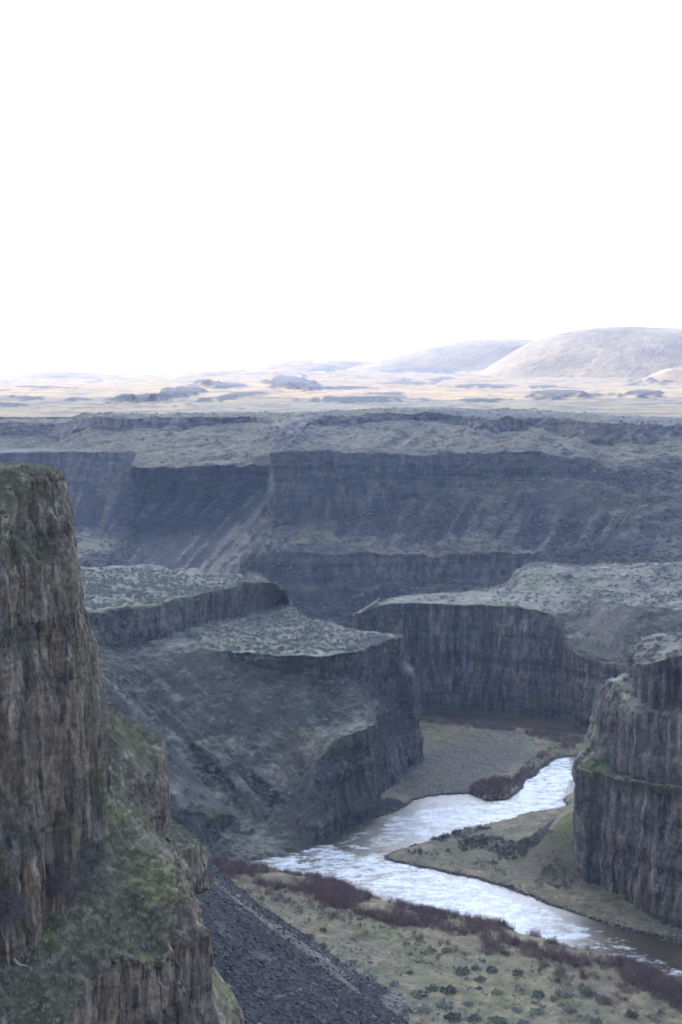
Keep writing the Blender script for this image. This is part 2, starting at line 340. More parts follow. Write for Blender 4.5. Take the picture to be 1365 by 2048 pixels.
# the long far wall
loft('canyon_wall_far', [
 [(620,897,1060),(543,905,1000),(540,985,985),(530,1080,900),(490,1110,830),(490,1165,820),(480,1260,770)],
 [(600,896,960),(543,905,905),(540,1052,893),(520,1085,850),(485,1112,800),(470,1170,775),(480,1262,745)],
 [(600,896,950),(552,905,893),(550,1050,883),(535,1083,840),(505,1105,795),(500,1170,778),(500,1262,742)],
 [(700,897,950),(700,905,895),(700,1035,882),(690,1072,840),(690,1106,790),(700,1170,781),(700,1262,738)],
 [(850,899,950),(850,908,895),(850,990,885),(840,1062,838),(850,1107,790),(850,1168,782),(850,1262,738)],
 [(1000,897,950),(1000,906,890),(1000,968,880),(1000,1070,830),(1000,1108,788),(1000,1160,781),(1000,1255,735)],
 [(1150,900,945),(1150,911,885),(1170,952,875),(1150,1062,822),(1150,1102,780),(1150,1130,772),(1150,1240,725)],
 [(1240,915,940),(1235,932,880),(1240,950,870),(1240,1058,812),(1240,1105,770),(1240,1130,762),(1240,1240,715)],
 [(1365,905,920),(1365,925,880),(1365,945,870),(1365,1060,800),(1365,1110,755),(1365,1135,745),(1365,1240,700)],
 [(1700,915,900),(1700,935,860),(1700,960,850),(1700,1070,780),(1700,1120,740),(1700,1150,730),(1700,1240,690)],
 ], 1.0, .75, M_far, 'long far canyon wall of layered basalt with a flat grassy rim', colw=2.6, colamp=.55, big=3.0, bigf=38, soilamp=2.2, seed=60, rockcut=(.70, .45), ledge=1.1, streaks=[(1000,1045,330,60,-60,16,3.),(520,1090,60,60,-48,8,2.)],
 paint=[(R_,780,1050,130,40,5,.85),(R_,980,1035,170,45,0,.9),(R_,1180,1075,160,40,0,.85),(R_,1250,960,110,22,10,.7),(R_,600,1095,110,12,0,.6),(R_,700,1215,260,40,0,.8),(B_,1120,1000,60,25,10,.35),(B_,1050,1030,50,20,0,.3),
        (R_,500,1075,40,60,-45,.45),(B_,700,1135,250,34,0,.7),(B_,1310,990,60,30,20,.3),(B_,1300,1050,70,25,-15,.35),(G_,640,1075,80,14,-15,.4)])
# terraces right of the horseshoe
loft('sage_terrace', [
 [(900,1190,700),(900,1191,640),(900,1193,600),(900,1230,560)],
 [(1000,1172,700),(1000,1180,630),(1000,1198,585),(1000,1230,560)],
 [(1050,1131,700),(1055,1138,628),(1035,1186,578),(1035,1240,550)],
 [(1110,1129,700),(1110,1137,622),(1110,1198,566),(1110,1250,545)],
 [(1200,1130,700),(1200,1141,618),(1200,1214,556),(1200,1260,530)],
 [(1290,1128,700),(1290,1140,605),(1290,1225,540),(1290,1290,510)],
 [(1365,1124,700),(1365,1137,600),(1365,1238,520),(1365,1300,490)],
 [(1700,1120,700),(1700,1140,590),(1700,1245,510),(1700,1310,480)],
 ], .9, .6, M_mid, 'sagebrush terrace rising behind the horseshoe cliff', colw=2, colamp=.8, big=3, bigf=20, soilamp=1.3, seed=80, rockcut=(.90, .72),
 paint=[(B_,1300,1165,110,16,0,.55),(G_,1080,1165,50,18,0,.35),(G_,1180,1170,60,14,0,.3)])
loft('horseshoe_cliff', [
 [(760,1195,640),(735,1213,610),(730,1300,606),(730,1420,600),(730,1460,595)],
 [(752,1207,585),(722,1221,560),(720,1300,557),(722,1435,553),(722,1470,545)],
 [(748,1211,-80),(716,1228,535),(716,1305,533),(719,1442,530),(719,1470,525)],
 [(775,1196,-80),(745,1216,536),(745,1305,534),(752,1430,532),(755,1470,522)],
 [(830,1189,-80),(785,1205,542),(782,1305,540),(795,1424,537),(795,1465,525)],
 [(900,1186,-80),(900,1206,547),(900,1310,544),(900,1427,538),(900,1465,525)],
 [(1000,1184,-80),(1000,1213,541),(1000,1320,537),(1000,1439,530),(1000,1480,515)],
 [(1080,1190,-80),(1080,1223,533),(1080,1315,529),(1080,1447,522),(1080,1490,510)],
 [(1120,1195,-80),(1112,1238,529),(1118,1335,524),(1125,1452,518),(1125,1490,506)],
 [(1150,1200,-79),(1135,1290,518),(1145,1370,513),(1150,1456,509),(1150,1500,498)],
 [(1200,1205,-78),(1180,1318,503),(1185,1385,499),(1190,1460,495),(1190,1510,485)],
 [(1300,1215,-76),(1300,1335,480),(1300,1390,477),(1300,1480,474),(1300,1520,465)],
 [(1700,1225,-75),(1700,1345,470),(1700,1400,467),(1700,1490,464),(1700,1530,455)],
 ], .8, .45, M_mid, 'horseshoe of columnar basalt cliff above the back reach of the river', colw=1.6, colamp=.6, big=2.2, bigf=24, soilamp=.8, seed=100, rockcut=(.75, .5), ledge=.9,
 paint=[(G_,1080,1410,45,22,0,.8),(G_,1145,1330,18,40,20,.5),(G_,1000,1215,110,10,4,.4),(G_,1180,1310,60,20,10,.3)])
# mesa in the bend of the river, two benches
loft('sage_mesa', [
 [(40,1170,640),(40,1140,-68),(40,1240,-68),(40,1305,440),(40,1330,430),(40,1345,425),(60,1460,408),(150,1620,380),(200,1740,-120),(200,1800,-124)],
 [(180,1170,640),(180,1133,-68),(170,1226,-68),(178,1288,439),(190,1325,432),(200,1342,428),(260,1455,410),(330,1600,388),(380,1735,-120),(380,1790,-124)],
 [(290,1170,620),(295,1133,-68),(235,1214,-68),(240,1292,448),(250,1320,440),(260,1337,436),(300,1455,413),(372,1600,381),(420,1722,-120),(420,1780,-124)],
 [(340,1180,620),(345,1135,-68),(292,1214,-68),(292,1290,451),(300,1318,441),(310,1335,437),(345,1460,413),(410,1630,376),(455,1714,-120),(455,1775,-124)],
 [(400,1200,600),(402,1143,-68),(345,1196,-68),(350,1266,466),(365,1305,442),(375,1325,437),(395,1460,412),(445,1650,373),(478,1716,-120),(478,1775,-124)],
 [(440,1210,590),(440,1147,-68),(400,1186,-68),(400,1246,-78.5),(430,1300,-79),(440,1322,433),(455,1460,411),(490,1668,371),(515,1718,-120),(515,1775,-124)],
 [(500,1220,575),(492,1152,-68),(482,1172,-68),(490,1227,-78),(500,1307,-78.5),(505,1338,432),(520,1465,410),(548,1655,373.5),(565,1709,-120),(565,1770,-124)],
 [(545,1230,560),(532,1160,-68),(536,1167,-68),(548,1212,-78),(560,1313,-78.5),(565,1342,430),(580,1465,409),(575,1625,377),(600,1702,-120),(600,1765,-124)],
 [(580,1260,545),(560,1176,-70),(562,1180,-70),(570,1205,-78),(600,1314,-78.5),(605,1345,429),(620,1460,408),(602,1580,380),(622,1697,-120),(622,1755,-124)],
 [(600,1270,535),(577,1203,-77.5),(578,1206,-77.6),(580,1210,-78),(640,1313,-78.5),(645,1346,428),(660,1450,410),(630,1528,383),(645,1690,-120),(645,1745,-124)],
 [(650,1290,520),(612,1232,-78),(613,1234,-78),(615,1237,-78),(672,1308,-78.5),(675,1348,430),(690,1435,412),(665,1488,388),(675,1677,-120),(675,1735,-124)],
 [(700,1300,505),(665,1246,-78),(666,1248,-78),(668,1250,-78),(703,1303,-78.4),(706,1352,432),(722,1425,414),(710,1472,393),(715,1660,-120),(715,1720,-124)],
 [(740,1310,490),(715,1257,-78),(716,1259,-78),(717,1261,-78),(742,1288,-78),(745,1385,441),(748,1425,421),(752,1457,407),(756,1640,-120),(756,1700,-124)],
 [(760,1312,485),(740,1262,-78),(741,1264,-78),(742,1266,-78),(758,1285,-78),(762,1378,446),(766,1440,437),(768,1500,428),(772,1612,-120),(772,1680,-124)],
 [(780,1312,480),(765,1268,-78),(766,1269,-78),(767,1270,-78),(778,1281,-78),(780,1345,453),(796,1375,450),(800,1445,446),(812,1560,-120),(812,1640,-124)],
 [(795,1312,475),(790,1271,-78),(791,1272,-78),(792,1273,-78),(800,1276,-78),(803,1328,457),(828,1348,453),(838,1425,452),(850,1533,-120),(852,1600,-124)],
 [(795,1312,480),(796,1272,-78),(796,1273,-78),(797,1273,-78),(802,1274,462),(806,1325,468),(829,1346,468),(839,1420,466),(846,1500,462),(846,1560,458)],
 [(790,1312,495),(790,1272,480),(790,1272,480),(790,1273,480),(790,1274,480),(800,1325,488),(815,1346,488),(825,1420,486),(835,1470,485),(835,1520,480)],
 [(700,1312,530),(700,1258,500),(700,1259,500),(700,1260,500),(700,1262,500),(720,1325,520),(730,1346,520),(740,1420,520),(760,1440,520),(760,1480,515)],
 ], .62, .42, M_mid, 'two-level sagebrush mesa with cliffs dropping to the inside of the river bend', colw=1.4, colamp=.5, big=2.4, bigf=16, soilamp=1.1, seed=120, streaks=[(430,1480,230,160,48,17,.7)], rockcut=(.66, .46), ledge=.8,
 paint=[(R_,560,1560,75,70,-20,.6),(R_,440,1530,40,110,-42,.6),(R_,300,1400,60,22,40,.5),(B_,640,1345,110,14,0,.7),(G_,690,1485,60,14,-20,.6),(G_,600,1480,30,12,0,.4),
        (G_,560,1290,140,12,0,.35),(G_,300,1208,110,9,-6,.5),(B_,260,1260,110,36,0,.5),(B_,785,1340,30,40,0,.7)])
loft('gully_slope', [
 [(100,1290,430),(120,1328,400),(190,1335,398),(207,1345,402),(215,1390,425)],
 [(60,1300,420),(130,1420,385),(250,1400,386),(303,1442,393),(320,1500,425)],
 [(60,1400,400),(150,1560,365),(300,1520,373),(402,1560,384),(420,1620,405)],
 [(100,1500,380),(200,1690,350),(365,1615,362),(470,1632,377),(480,1680,392)],
 [(100,1550,370),(220,1760,345),(385,1652,361),(472,1646,376),(485,1695,390)],
 [(100,1650,360),(215,1800,342),(390,1700,358),(476,1712,373),(490,1724,385)],
 [(100,1700,355),(215,1850,335),(390,1760,352),(478,1745,368),(490,1750,380)],
 ], .7, .7, M_mid, 'grassy slope running down into the gully left of the mesa', colw=1.3, colamp=.4, big=.5, bigf=14, soilamp=.8, seed=140, rockcut=(.62, .42),
 paint=[(R_,330,1500,22,110,-42,.4),(G_,440,1640,50,14,20,.5)])
# right-hand cliff
loft('cliff_right', [
 [(1258,1310,440),(1300,1292,430),(1292,1300,430),(1290,1335,428),(1262,1352,424),(1205,1430,418),(1185,1500,414),(1180,1615,-120),(1180,1650,-124)],
 [(1262,1300,400),(1262,1299,372),(1256,1306,372),(1253,1345,370),(1224,1362,366),(1180,1440,362),(1160,1520,358),(1160,1715,-120),(1160,1760,-124)],
 [(1275,1290,395),(1265,1292,352),(1256,1304,352),(1255,1350,350),(1220,1366,347),(1177,1500,343),(1153,1543,339),(1152,1775,-120),(1150,1800,-124)],
 [(1290,1280,395),(1278,1279,347),(1262,1309,342),(1260,1375,341),(1228,1402,338),(1212,1543,335),(1200,1554,333),(1195,1796,-120),(1190,1830,-124)],
 [(1300,1275,390),(1288,1275,345),(1262,1330,335),(1262,1396,333),(1247,1421,331),(1243,1558,329),(1240,1565,328.2),(1240,1815,-119.5),(1240,1850,-124)],
 [(1320,1272,390),(1312,1271,345),(1302,1325,329),(1305,1415,327),(1300,1428,325),(1300,1567,322),(1300,1573,321.3),(1300,1845,-119.5),(1300,1880,-124)],
 [(1365,1270,390),(1365,1268,345),(1365,1308,325),(1365,1421,323),(1365,1431,320),(1365,1575,316.5),(1365,1581,315.6),(1365,1875,-119.5),(1365,1915,-124)],
 [(1450,1270,390),(1450,1268,345),(1450,1318,315),(1450,1431,313),(1450,1441,309),(1450,1588,305),(1450,1594,304),(1450,1915,-119.5),(1450,1950,-124)],
 [(1700,1270,390),(1700,1268,345),(1700,1340,300),(1700,1455,298),(1700,1465,294),(1700,1610,291),(1700,1625,288),(1700,1990,-119.5),(1700,2040,-124)],
 ], .5, .35, M_mid, 'tall stepped basalt cliff standing over the near right bank of the river', colw=1.2, colamp=.6, big=2.8, bigf=13, soilamp=.7, seed=160, rockcut=(.78, .55), ledge=.7,
 paint=[(G_,1185,1535,42,22,30,.95),(G_,1165,1470,25,40,0,.6),(G_,1300,1572,80,9,2,.6),(G_,1240,1400,25,40,10,.35),(G_,1260,1800,80,16,10,.5)])
# scree fan on the near side of the river
loft('scree_fan', [
 [(300,1630,330),(290,1600,300),(270,1650,275),(260,1700,255),(230,1800,240)],
 [(390,1700,330),(365,1705,290),(375,1780,268),(380,1880,252),(360,1960,238)],
 [(480,1775,322),(450,1778,287),(440,1860,262),(410,1960,240),(380,2060,225)],
 [(550,1825,314),(520,1829,283),(490,1930,255),(440,2050,230),(390,2190,210)],
 [(630,1880,306),(602,1883,280),(560,1990,250),(490,2130,220),(430,2280,200)],
 [(745,1952,298),(715,1950,276),(650,2060,244),(560,2200,212),(480,2350,192)],
 [(860,2000,290),(830,2001,271),(740,2130,238),(640,2270,207),(540,2420,187)],
 [(975,2052,280),(945,2060,266),(830,2200,232),(720,2340,203),(600,2500,183)],
 [(1130,2150,262),(1085,2160,255),(950,2320,222),(800,2480,195),(660,2600,178)],
 ], .42, .42, M_mid, 'dark talus fan of broken basalt sloping to the river flat', colw=1.0, colamp=.2, big=.6, bigf=12, soilamp=.4, seed=180, rockcut=(.3, .1), streaks=[(560,1960,420,180,42,22,.5,.35)],
 paint=[(R_,560,1960,420,150,38,1.),(R_,520,1900,160,80,30,1.),(R_,535,1838,215,8,36,-.95),(R_,640,1925,130,6,37,-.6),(R_,440,1850,30,12,30,-.5),(R_,520,1905,40,12,30,-.4)])
# near ground at the left
loft('mossy_buttress', [
 [(150,1440,188),(180,1560,189),(232,1625,187),(238,1690,186),(240,1740,185)],
 [(150,1410,200),(190,1432,200),(290,1560,196),(300,1640,195),(305,1700,194)],
 [(150,1400,210),(203,1413,210),(317,1484,206),(330,1650,203),(335,1710,202)],
 [(150,1395,225),(207,1407,222),(321,1492,222),(334,1650,220),(340,1710,219)],
 [(150,1430,260),(200,1430,250),(305,1520,250),(320,1700,250),(320,1730,250)],
 ], .25, .25, M_near, 'mossy rock buttress stepping down behind the near left cliff', colw=.9, colamp=.55, big=1.6, bigf=9, soilamp=.9, seed=200, rockcut=(.80, .55), ledge=.5,
 paint=[(G_,260,1480,80,50,30,.55),(G_,225,1580,40,40,0,.5),(B_,312,1570,25,90,0,.6)])
loft('grassy_knoll', [
 [(280,1640,210),(320,1655,214),(348,1702,212),(352,1765,211),(354,1810,210)],
 [(280,1630,222),(325,1638,225),(382,1692,222),(388,1745,221),(390,1790,220)],
 [(280,1625,238),(332,1631,240),(411,1698,236),(418,1728,235),(420,1770,234)],
 [(280,1640,270),(322,1642,268),(398,1706,268),(402,1760,268),(402,1790,268)],
 ], .25, .25, M_near, 'small grassy knoll with a rock tip between the buttress and the scree', colw=.9, colamp=.4, big=.9, bigf=8, soilamp=.6, seed=210, rockcut=(.80, .55), ledge=.4,
 paint=[(G_,370,1680,60,40,30,.6)])
loft('near_hillside', [
 [(-200,1900,130),(-60,2000,128),(0,2120,126),(0,2300,125),(0,2500,124)],
 [(0,1848,138),(60,1960,133),(120,2095,128),(128,2300,127),(130,2500,126)],
 [(60,1838,142),(128,1902,138),(174,1985,135),(184,2150,134),(190,2350,133)],
 [(105,1800,147),(185,1838,144),(234,1915,140),(242,2100,139),(245,2300,138)],
 [(150,1690,154),(238,1795,149),(316,1911,144),(322,2060,143),(325,2300,142)],
 [(188,1635,161),(278,1715,157),(350,1790,152),(392,1880,150.5),(400,2250,149)],
 [(212,1590,168),(290,1655,167),(362,1732,163),(398,1812,161),(424,2150,160)],
 [(222,1585,180),(300,1652,180),(370,1742,178),(408,1870,177),(428,2100,175)],
 [(205,1600,205),(285,1665,205),(345,1752,205),(390,1850,205),(400,2050,205)],
 ], .2, .2, M_near, 'grassy near hillside below the tall cliff ending in a reddish rock drop', colw=.8, colamp=.9, big=1.6, bigf=8, ent=.3, soilamp=.9, seed=220, rockcut=(.74, .5), ledge=.5,
 paint=[(G_,90,1840,45,60,0,.9),(G_,235,1625,25,20,0,1.),(G_,330,1770,80,40,35,.6),(G_,300,1900,50,25,30,.7),(G_,60,2010,120,50,10,.25),(G_,240,1680,30,30,40,.6),
        (B_,395,1850,25,90,0,.6),(B_,300,2000,110,90,0,.5)])
loft('mossy_foot', [
 [(360,1940,152),(400,1975,155),(440,2110,150),(440,2400,148)],
 [(390,1900,168),(426,1932,168),(478,2030,165),(490,2300,160)],
 [(390,1900,190),(426,1930,186),(470,2015,185),(480,2250,185)],
 ], .22, .22, M_near, 'bright mossy foot of the reddish rock drop beside the scree', colw=.8, colamp=.3, big=.6, bigf=6, soilamp=.8, seed=230, rockcut=(.6, .4),
 paint=[(G_,450,1990,60,80,50,1.)])
loft('cliff_left', [
 [(-300,925,175),(-300,942,150),(-300,1000,146),(-300,1095,140),(-300,1400,134),(-300,1890,130),(-300,1960,130)],
 [(0,933,175),(0,943,152),(0,1010,147),(0,1092,143),(0,1400,139),(0,1862,134),(0,1960,134)],
 [(52,934,178),(58,942,156),(45,1040,150),(68,1130,147),(85,1400,143),(60,1858,137),(60,1940,137)],
 [(95,938,182),(98,946,160),(95,1010,156),(125,1150,153),(138,1400,149),(104,1825,143),(104,1900,143)],
 [(110,942,188),(115,950,165),(135,1040,161),(152,1130,159),(172,1400,156),(158,1690,151),(158,1800,150)],
 [(118,948,195),(122,960,172),(143,1050,168),(163,1160,166),(198,1440,163),(203,1640,159),(205,1740,158)],
 [(110,950,215),(120,962,195),(138,1060,190),(160,1180,190),(190,1430,190),(197,1600,190),(197,1700,190)],
 [(0,950,260),(40,965,250),(60,1060,250),(80,1180,250),(100,1430,250),(100,1600,250),(100,1700,250)],
 ], .16, .16, M_near, 'tall near basalt cliff with vertical columns and a grassy top', colw=.75, colamp=.75, big=1.4, bigf=11, ent=.25, soilamp=.6, seed=240, rockcut=(.80, .55), ledge=.35,
 paint=[(G_,40,1000,80,55,30,.5),(G_,130,1000,30,60,20,.5),(G_,50,1110,60,30,35,.7),(G_,175,1320,25,190,-5,.45),(G_,200,1570,22,50,0,.9),(G_,90,1220,60,12,30,.4)])

# ------------------------------------------------------------------ upper plateau and hills
def plateau():
    rows = [(834,1330),(806,1580),(792,1820),(779,2100),(768,2420),(757,2780),(748,3150),(742,3700),(741,4600),(744,6500)]
    nu, nv = 520, 620
    xs = np.linspace(-1400, 2800, nu); k = np.linspace(0, len(rows)-1, nv)
    py = np.interp(k, range(len(rows)), [r[0] for r in rows]); Y = np.exp(np.interp(k, range(len(rows)), [math.log(r[1]) for r in rows]))
    PX, PY = np.meshgrid(xs, py, indexing='ij'); YY = np.broadcast_to(Y, PX.shape)
    tilt = np.interp(xs, [-1400, 0, 300, 700, 1365, 2800], [18, 16, 9, 0, -3, -4])[:, None]*ss(1800, 3100, YY)
    PY = PY + tilt
    G = np.stack(P(PX, PY, 1.0), -1)*YY[..., None]
    x, y = G[..., 0], G[..., 1]
    G[..., 2] += fbm(x/420, y/420, 0*x, 4, 301)*7*ss(1300, 2600, YY) + fbm(x/70, y/70, 0*x, 4, 303)*2.5*ss(1300, 1700, YY)
    G[..., 0] += fbm(x/50, y/50, 0*x, 3, 305)*6
    att = np.zeros(G.shape)
    # low basalt outcrops: (px, py, rx, ry, tilt, height)
    for cx_, cy_, rx, ry, rot, hgt in [(585,768,52,13,4,16),(440,772,55,6,-4,9),(370,785,60,9,-14,12),(300,795,70,7,-8,9),(240,803,35,5,-5,6),(150,800,22,4,0,5),(60,795,26,5,0,4),
         (1120,792,65,7,0,8),(1290,790,35,8,0,10),(1330,757,62,7,-5,12),(1330,733,50,6,0,14),(700,774,40,3,0,3),(820,764,50,4,0,4),(960,770,60,3,0,3),(90,775,40,3,0,3),
         (640,744,30,3,0,6),(500,790,90,5,-8,6),(1090,770,30,3,0,3),(780,788,50,3,0,3),(720,800,90,6,0,5),(960,800,40,4,0,4),(860,744,70,3,0,3),(0,810,50,4,0,4)]:
        a = math.radians(rot); dx, dy = PX-cx_, PY-cy_
        e = np.sqrt(((dx*math.cos(a)+dy*math.sin(a))/rx)**2 + ((-dx*math.sin(a)+dy*math.cos(a))/ry)**2)
        nz_ = fbm(PX/14, PY/2.6, 0*x, 5, 311, .65)
        G[..., 2] += hgt*.5*ss(1.1, .5, e+.7*nz_)
        front = ss(-1.0, -.3, dy/ry)  # the face that looks to the canyon
        att[..., 2] = np.maximum(att[..., 2], ss(1.15, .85, e+1.1*nz_)*front*.95)
    att[..., 2] = np.maximum(att[..., 2], .8*ss(.50, .62, fbm(PX/30, PY/3.2, 0*x, 5, 321, .6)+.25*fbm(PX/160, PY/16, 0*x, 2, 323))*ss(742, 756, PY))
    o = make_mesh('upper_plateau', G.reshape(-1, 3), grid_faces(nu, nv), M_dry, attr=np.clip(att, 0, 1).reshape(-1, 3))
    tag(o, 'pale dry-grass plateau with low rock outcrops stretching to the hills', 'terrain', 'structure')
STEEP = 0.
M_dry = terrain_mat('dry_grass', 7., rust=.1, lichen=0, fine=.10, soil=((.10, .083, .045), (.29, .22, .095), (.38, .29, .125)), slope=(.15, .3), rock=((.02, .018, .014), (.045, .038, .028), (.08, .065, .045)))
M_hill = terrain_mat('hill_grass', 20., rust=0, lichen=0, fine=.045, soil=((.17, .145, .09), (.29, .245, .145), (.38, .32, .19)), slope=(.05, .1))
plateau()
def hill(pts, Y, depth, label, seed):
    """rounded hill whose crest follows pts (px, py) at distance Y"""
    Y, depth = Y*.56, depth*.32
    xs = np.linspace(pts[0][0], pts[-1][0], 200); top = np.interp(xs, [p[0] for p in pts], [p[1] for p in pts])
    k_ = np.ones(15)/15; top = np.convolve(np.pad(top, 7, mode='edge'), k_, 'valid')
    X, _, Z = P(xs, top, Y); v = np.linspace(-1, 1.6, 150)
    prof = np.where(v < 0, .5+.5*np.cos(np.pi*np.clip(v, -1, 0)), np.cos(np.clip(v, 0, 1.5)*1.0))
    base = -10.
    gx = X[:, None] + 0*v; gy = Y + v[None]*depth + 0*gx
    gx = gx*(gy/Y)**.25
    n = fbm(gx/350, gy/450, 0*gx, 3, seed)*(.10); n2 = fbm((gx+gy*.4)/90, gy/300, 0*gx, 3, seed+3)
    gz = base + (Z[:, None]-base)*prof[None]*(1+n*(1-prof[None])*2) + n2*5.5*(1-prof[None]**3)
    att = np.zeros(gx.shape+(3,))
    o = make_mesh('hill', np.stack([gx, gy, gz], -1).reshape(-1, 3), grid_faces(200, 150), M_hill, attr=att.reshape(-1, 3))
    tag(o, label, 'hill', 'structure')
hill([(-700,800),(-500,770),(-200,756),(-60,764),(0,764),(45,744),(100,741),(150,743),(220,748),(300,756),(380,770),(480,800)], 6400, 1300, 'low flat-topped hill at the far left of the skyline', 401)
hill([(150,800),(270,765),(340,750),(400,742),(500,738),(600,740),(700,750),(800,790)], 6000, 1200, 'low pale hill left of the middle of the skyline', 411)
hill([(440,790),(500,742),(530,728),(570,721),(620,718),(700,720),(780,724),(850,740),(950,790)], 7000, 1400, 'rounded hill in the middle of the skyline', 421)
hill([(600,790),(700,735),(760,720),(800,712),(850,697),(900,685),(940,678),(1000,676),(1060,678),(1150,690),(1300,740),(1400,790)], 6800, 1500, 'second highest grassy hill on the skyline', 431)
hill([(880,790),(980,735),(1020,705),(1060,684),(1100,670),(1160,657),(1220,652),(1280,652),(1365,656),(1500,668),(1700,700),(1900,730),(2100,790)], 5600, 1300, 'highest rounded hill at the right of the skyline', 441)
hill([(1280,760),(1330,738),(1400,730),(1500,728),(1700,745)], 4600, 500, 'low terrace at the foot of the highest hill', 451)

# ------------------------------------------------------------------ canyon floor and river
Z0 = -120.
def ring(pts): return np.array([P(x, y, Z0)[:2] for x, y in pts])
river = ring([(380,1724),(500,1721),(530,1732),(560,1744),(640,1758),(700,1775),(760,1800),(830,1820),(900,1829),(960,1841),(1010,1852),(1040,1868),(1080,1872),(1115,1885),(1150,1897),(1200,1906),
  (1260,1926),(1320,1952),(1365,1976),(1500,2040),(1900,2200),(1900,2050),(1500,1935),(1365,1893),(1310,1876),(1250,1860),(1180,1838),(1130,1819),(1080,1801),(1030,1784),(980,1766),
  (930,1753),(880,1741),(820,1731),(780,1720),(772,1711),(790,1702),(820,1694),(860,1681),(900,1667),(935,1659),(990,1646),(1020,1639),(1060,1625),(1100,1617),(1130,1611),(1128,1598),(1150,1580),(1230,1560),
  (1300,1530),(1330,1500),(1300,1478),(1230,1474),(1160,1470),(1080,1462),(1000,1452),(930,1443),(850,1434),(760,1428),(650,1410),(650,1385),(760,1392),(845,1402),(900,1408),(1000,1420),(1080,1428),(1160,1438),
  (1300,1450),(1420,1490),(1400,1540),(1250,1520),(1156,1512),(1110,1519),(1075,1540),(1050,1562),(1035,1586),(1018,1600),(975,1600),(940,1586),(880,1591),(830,1602),(800,1622),
  (740,1640),(690,1655),(600,1690),(500,1712),(380,1716)])
def sdist(x, y, poly):
    """signed distance, negative inside"""
    d = np.full(x.shape, 1e9); ins = np.zeros(x.shape, bool)
    for i in range(len(poly)):
        a, b = poly[i-1], poly[i]; e = b-a; l2 = (e**2).sum()
        t = np.clip(((x-a[0])*e[0]+(y-a[1])*e[1])/l2, 0, 1)
        d = np.minimum(d, np.hypot(x-a[0]-t*e[0], y-a[1]-t*e[1]))
        c = ((a[1] > y) != (b[1] > y)) & (x < (b[0]-a[0])*(y-a[1])/((b[1]-a[1])+1e-12)+a[0]); ins ^= c
    return np.where(ins, -d, d)
xs = np.arange(-110, 170, .62); ys = np.arange(225, 620, .62)
X, Y = np.meshgrid(xs, ys, indexing='ij')
D = sdist(X, Y, river) + 1.3*fbm(X/9, Y/9, 0*X, 4, 501)
H = Z0 + np.where(D < 0, np.maximum(D*.45, -2.2), 1.35*(1-np.exp(-np.maximum(D, 0)/2.5)) + .006*np.clip(D, 0, 60))
H += ss(0, 4, D)*(.45*fbm(X/14, Y/14, 0*X, 4, 503) + .22*fbm(X/1.8, Y/1.8, 0*X, 3, 505))
H += np.where(D < 0, .3*fbm(X/5, Y/5, 0*X, 3, 507), 0)
FP = np.stack([X, Y, H], -1); FX, FY = topx(FP)
# little talus ramp under the right-hand cliff
cx_, cy_, _ = P(1168, 1665, -112); H += 13*ss(24, 0, np.hypot((X-cx_)*1.15, Y-cy_))*ss(-1, 5, D)
# shoal in the upper channel
for (a, b_, rx, ry, hh) in [(880,1622,75,7,.9),(905,1612,40,5,.6),(760,1690,70,8,.5),(1210,1880,60,12,.8),(1290,1905,70,14,1.0),(700,1700,60,6,.4)]:
    e = np.hypot((FX-a)/rx, (FY-b_)/ry)+.4*fbm(X/4, Y/4, 0*X, 3, 511); H += np.where(D < 0, hh*1.2*ss(1.1, .4, e), 0)
att = np.zeros(H.shape+(3,))
def pnt(ch, cx_, cy_, rx, ry, rot, amt):
    a = math.radians(rot); dx, dy = FX-cx_, FY-cy_
    e = np.sqrt(((dx*math.cos(a)+dy*math.sin(a))/rx)**2 + ((-dx*math.sin(a)+dy*math.cos(a))/ry)**2)
    att[..., ch] = np.maximum(att[..., ch], amt*ss(1.15, .7, e+.3*fbm(X/8, Y/8, 0*X, 4, 521)))
pnt(0, 930, 1530, 150, 60, -15, .38); pnt(0, 1100, 1690, 60, 22, -40, .8); pnt(1, 880, 1480, 40, 30, 0, .25); pnt(1, 1135, 1715, 16, 28, 20, .4)
pnt(1, 760, 1860, 200, 30, 20, .2); pnt(1, 980, 1960, 200, 60, 10, .2); pnt(1, 900, 1700, 70, 20, 10, .2); pnt(1, 1060, 1855, 40, 8, 20, .7); pnt(0, 700, 1620, 120, 30, 0, .7); pnt(0, 980, 1705, 190, 50, 18, .36)
att[..., 0] = np.maximum(att[..., 0], .75*ss(1.6, .2, D)); att[..., 2] = 0
M_floor = terrain_mat('river_flat', 1., fine=1.1, slope=(-.9, -.8), soil=((.085, .088, .055), (.20, .185, .12), (.33, .285, .20)))
o = make_mesh('ground', np.stack([X, Y, H], -1).reshape(-1, 3), grid_faces(*X.shape), M_floor, attr=att.reshape(-1, 3))
tag(o, 'grassy and gravelly canyon floor along the river', 'ground', 'structure')
SURF['floor'] = dict(G=np.stack([X, Y, H], -1), D=D, px=FX, py=FY)
# deep base of the land below everything, out past the hills
bm_v = [(-9000, -200, -126), (9000, -200, -126), (9000, 8500, -126), (-9000, 8500, -126)]
tag(make_mesh('bedrock', bm_v, [[0, 1, 2, 3]], M_floor, smooth=False, attr=np.zeros((4, 3))), 'low ground under the canyon', 'ground', 'structure')

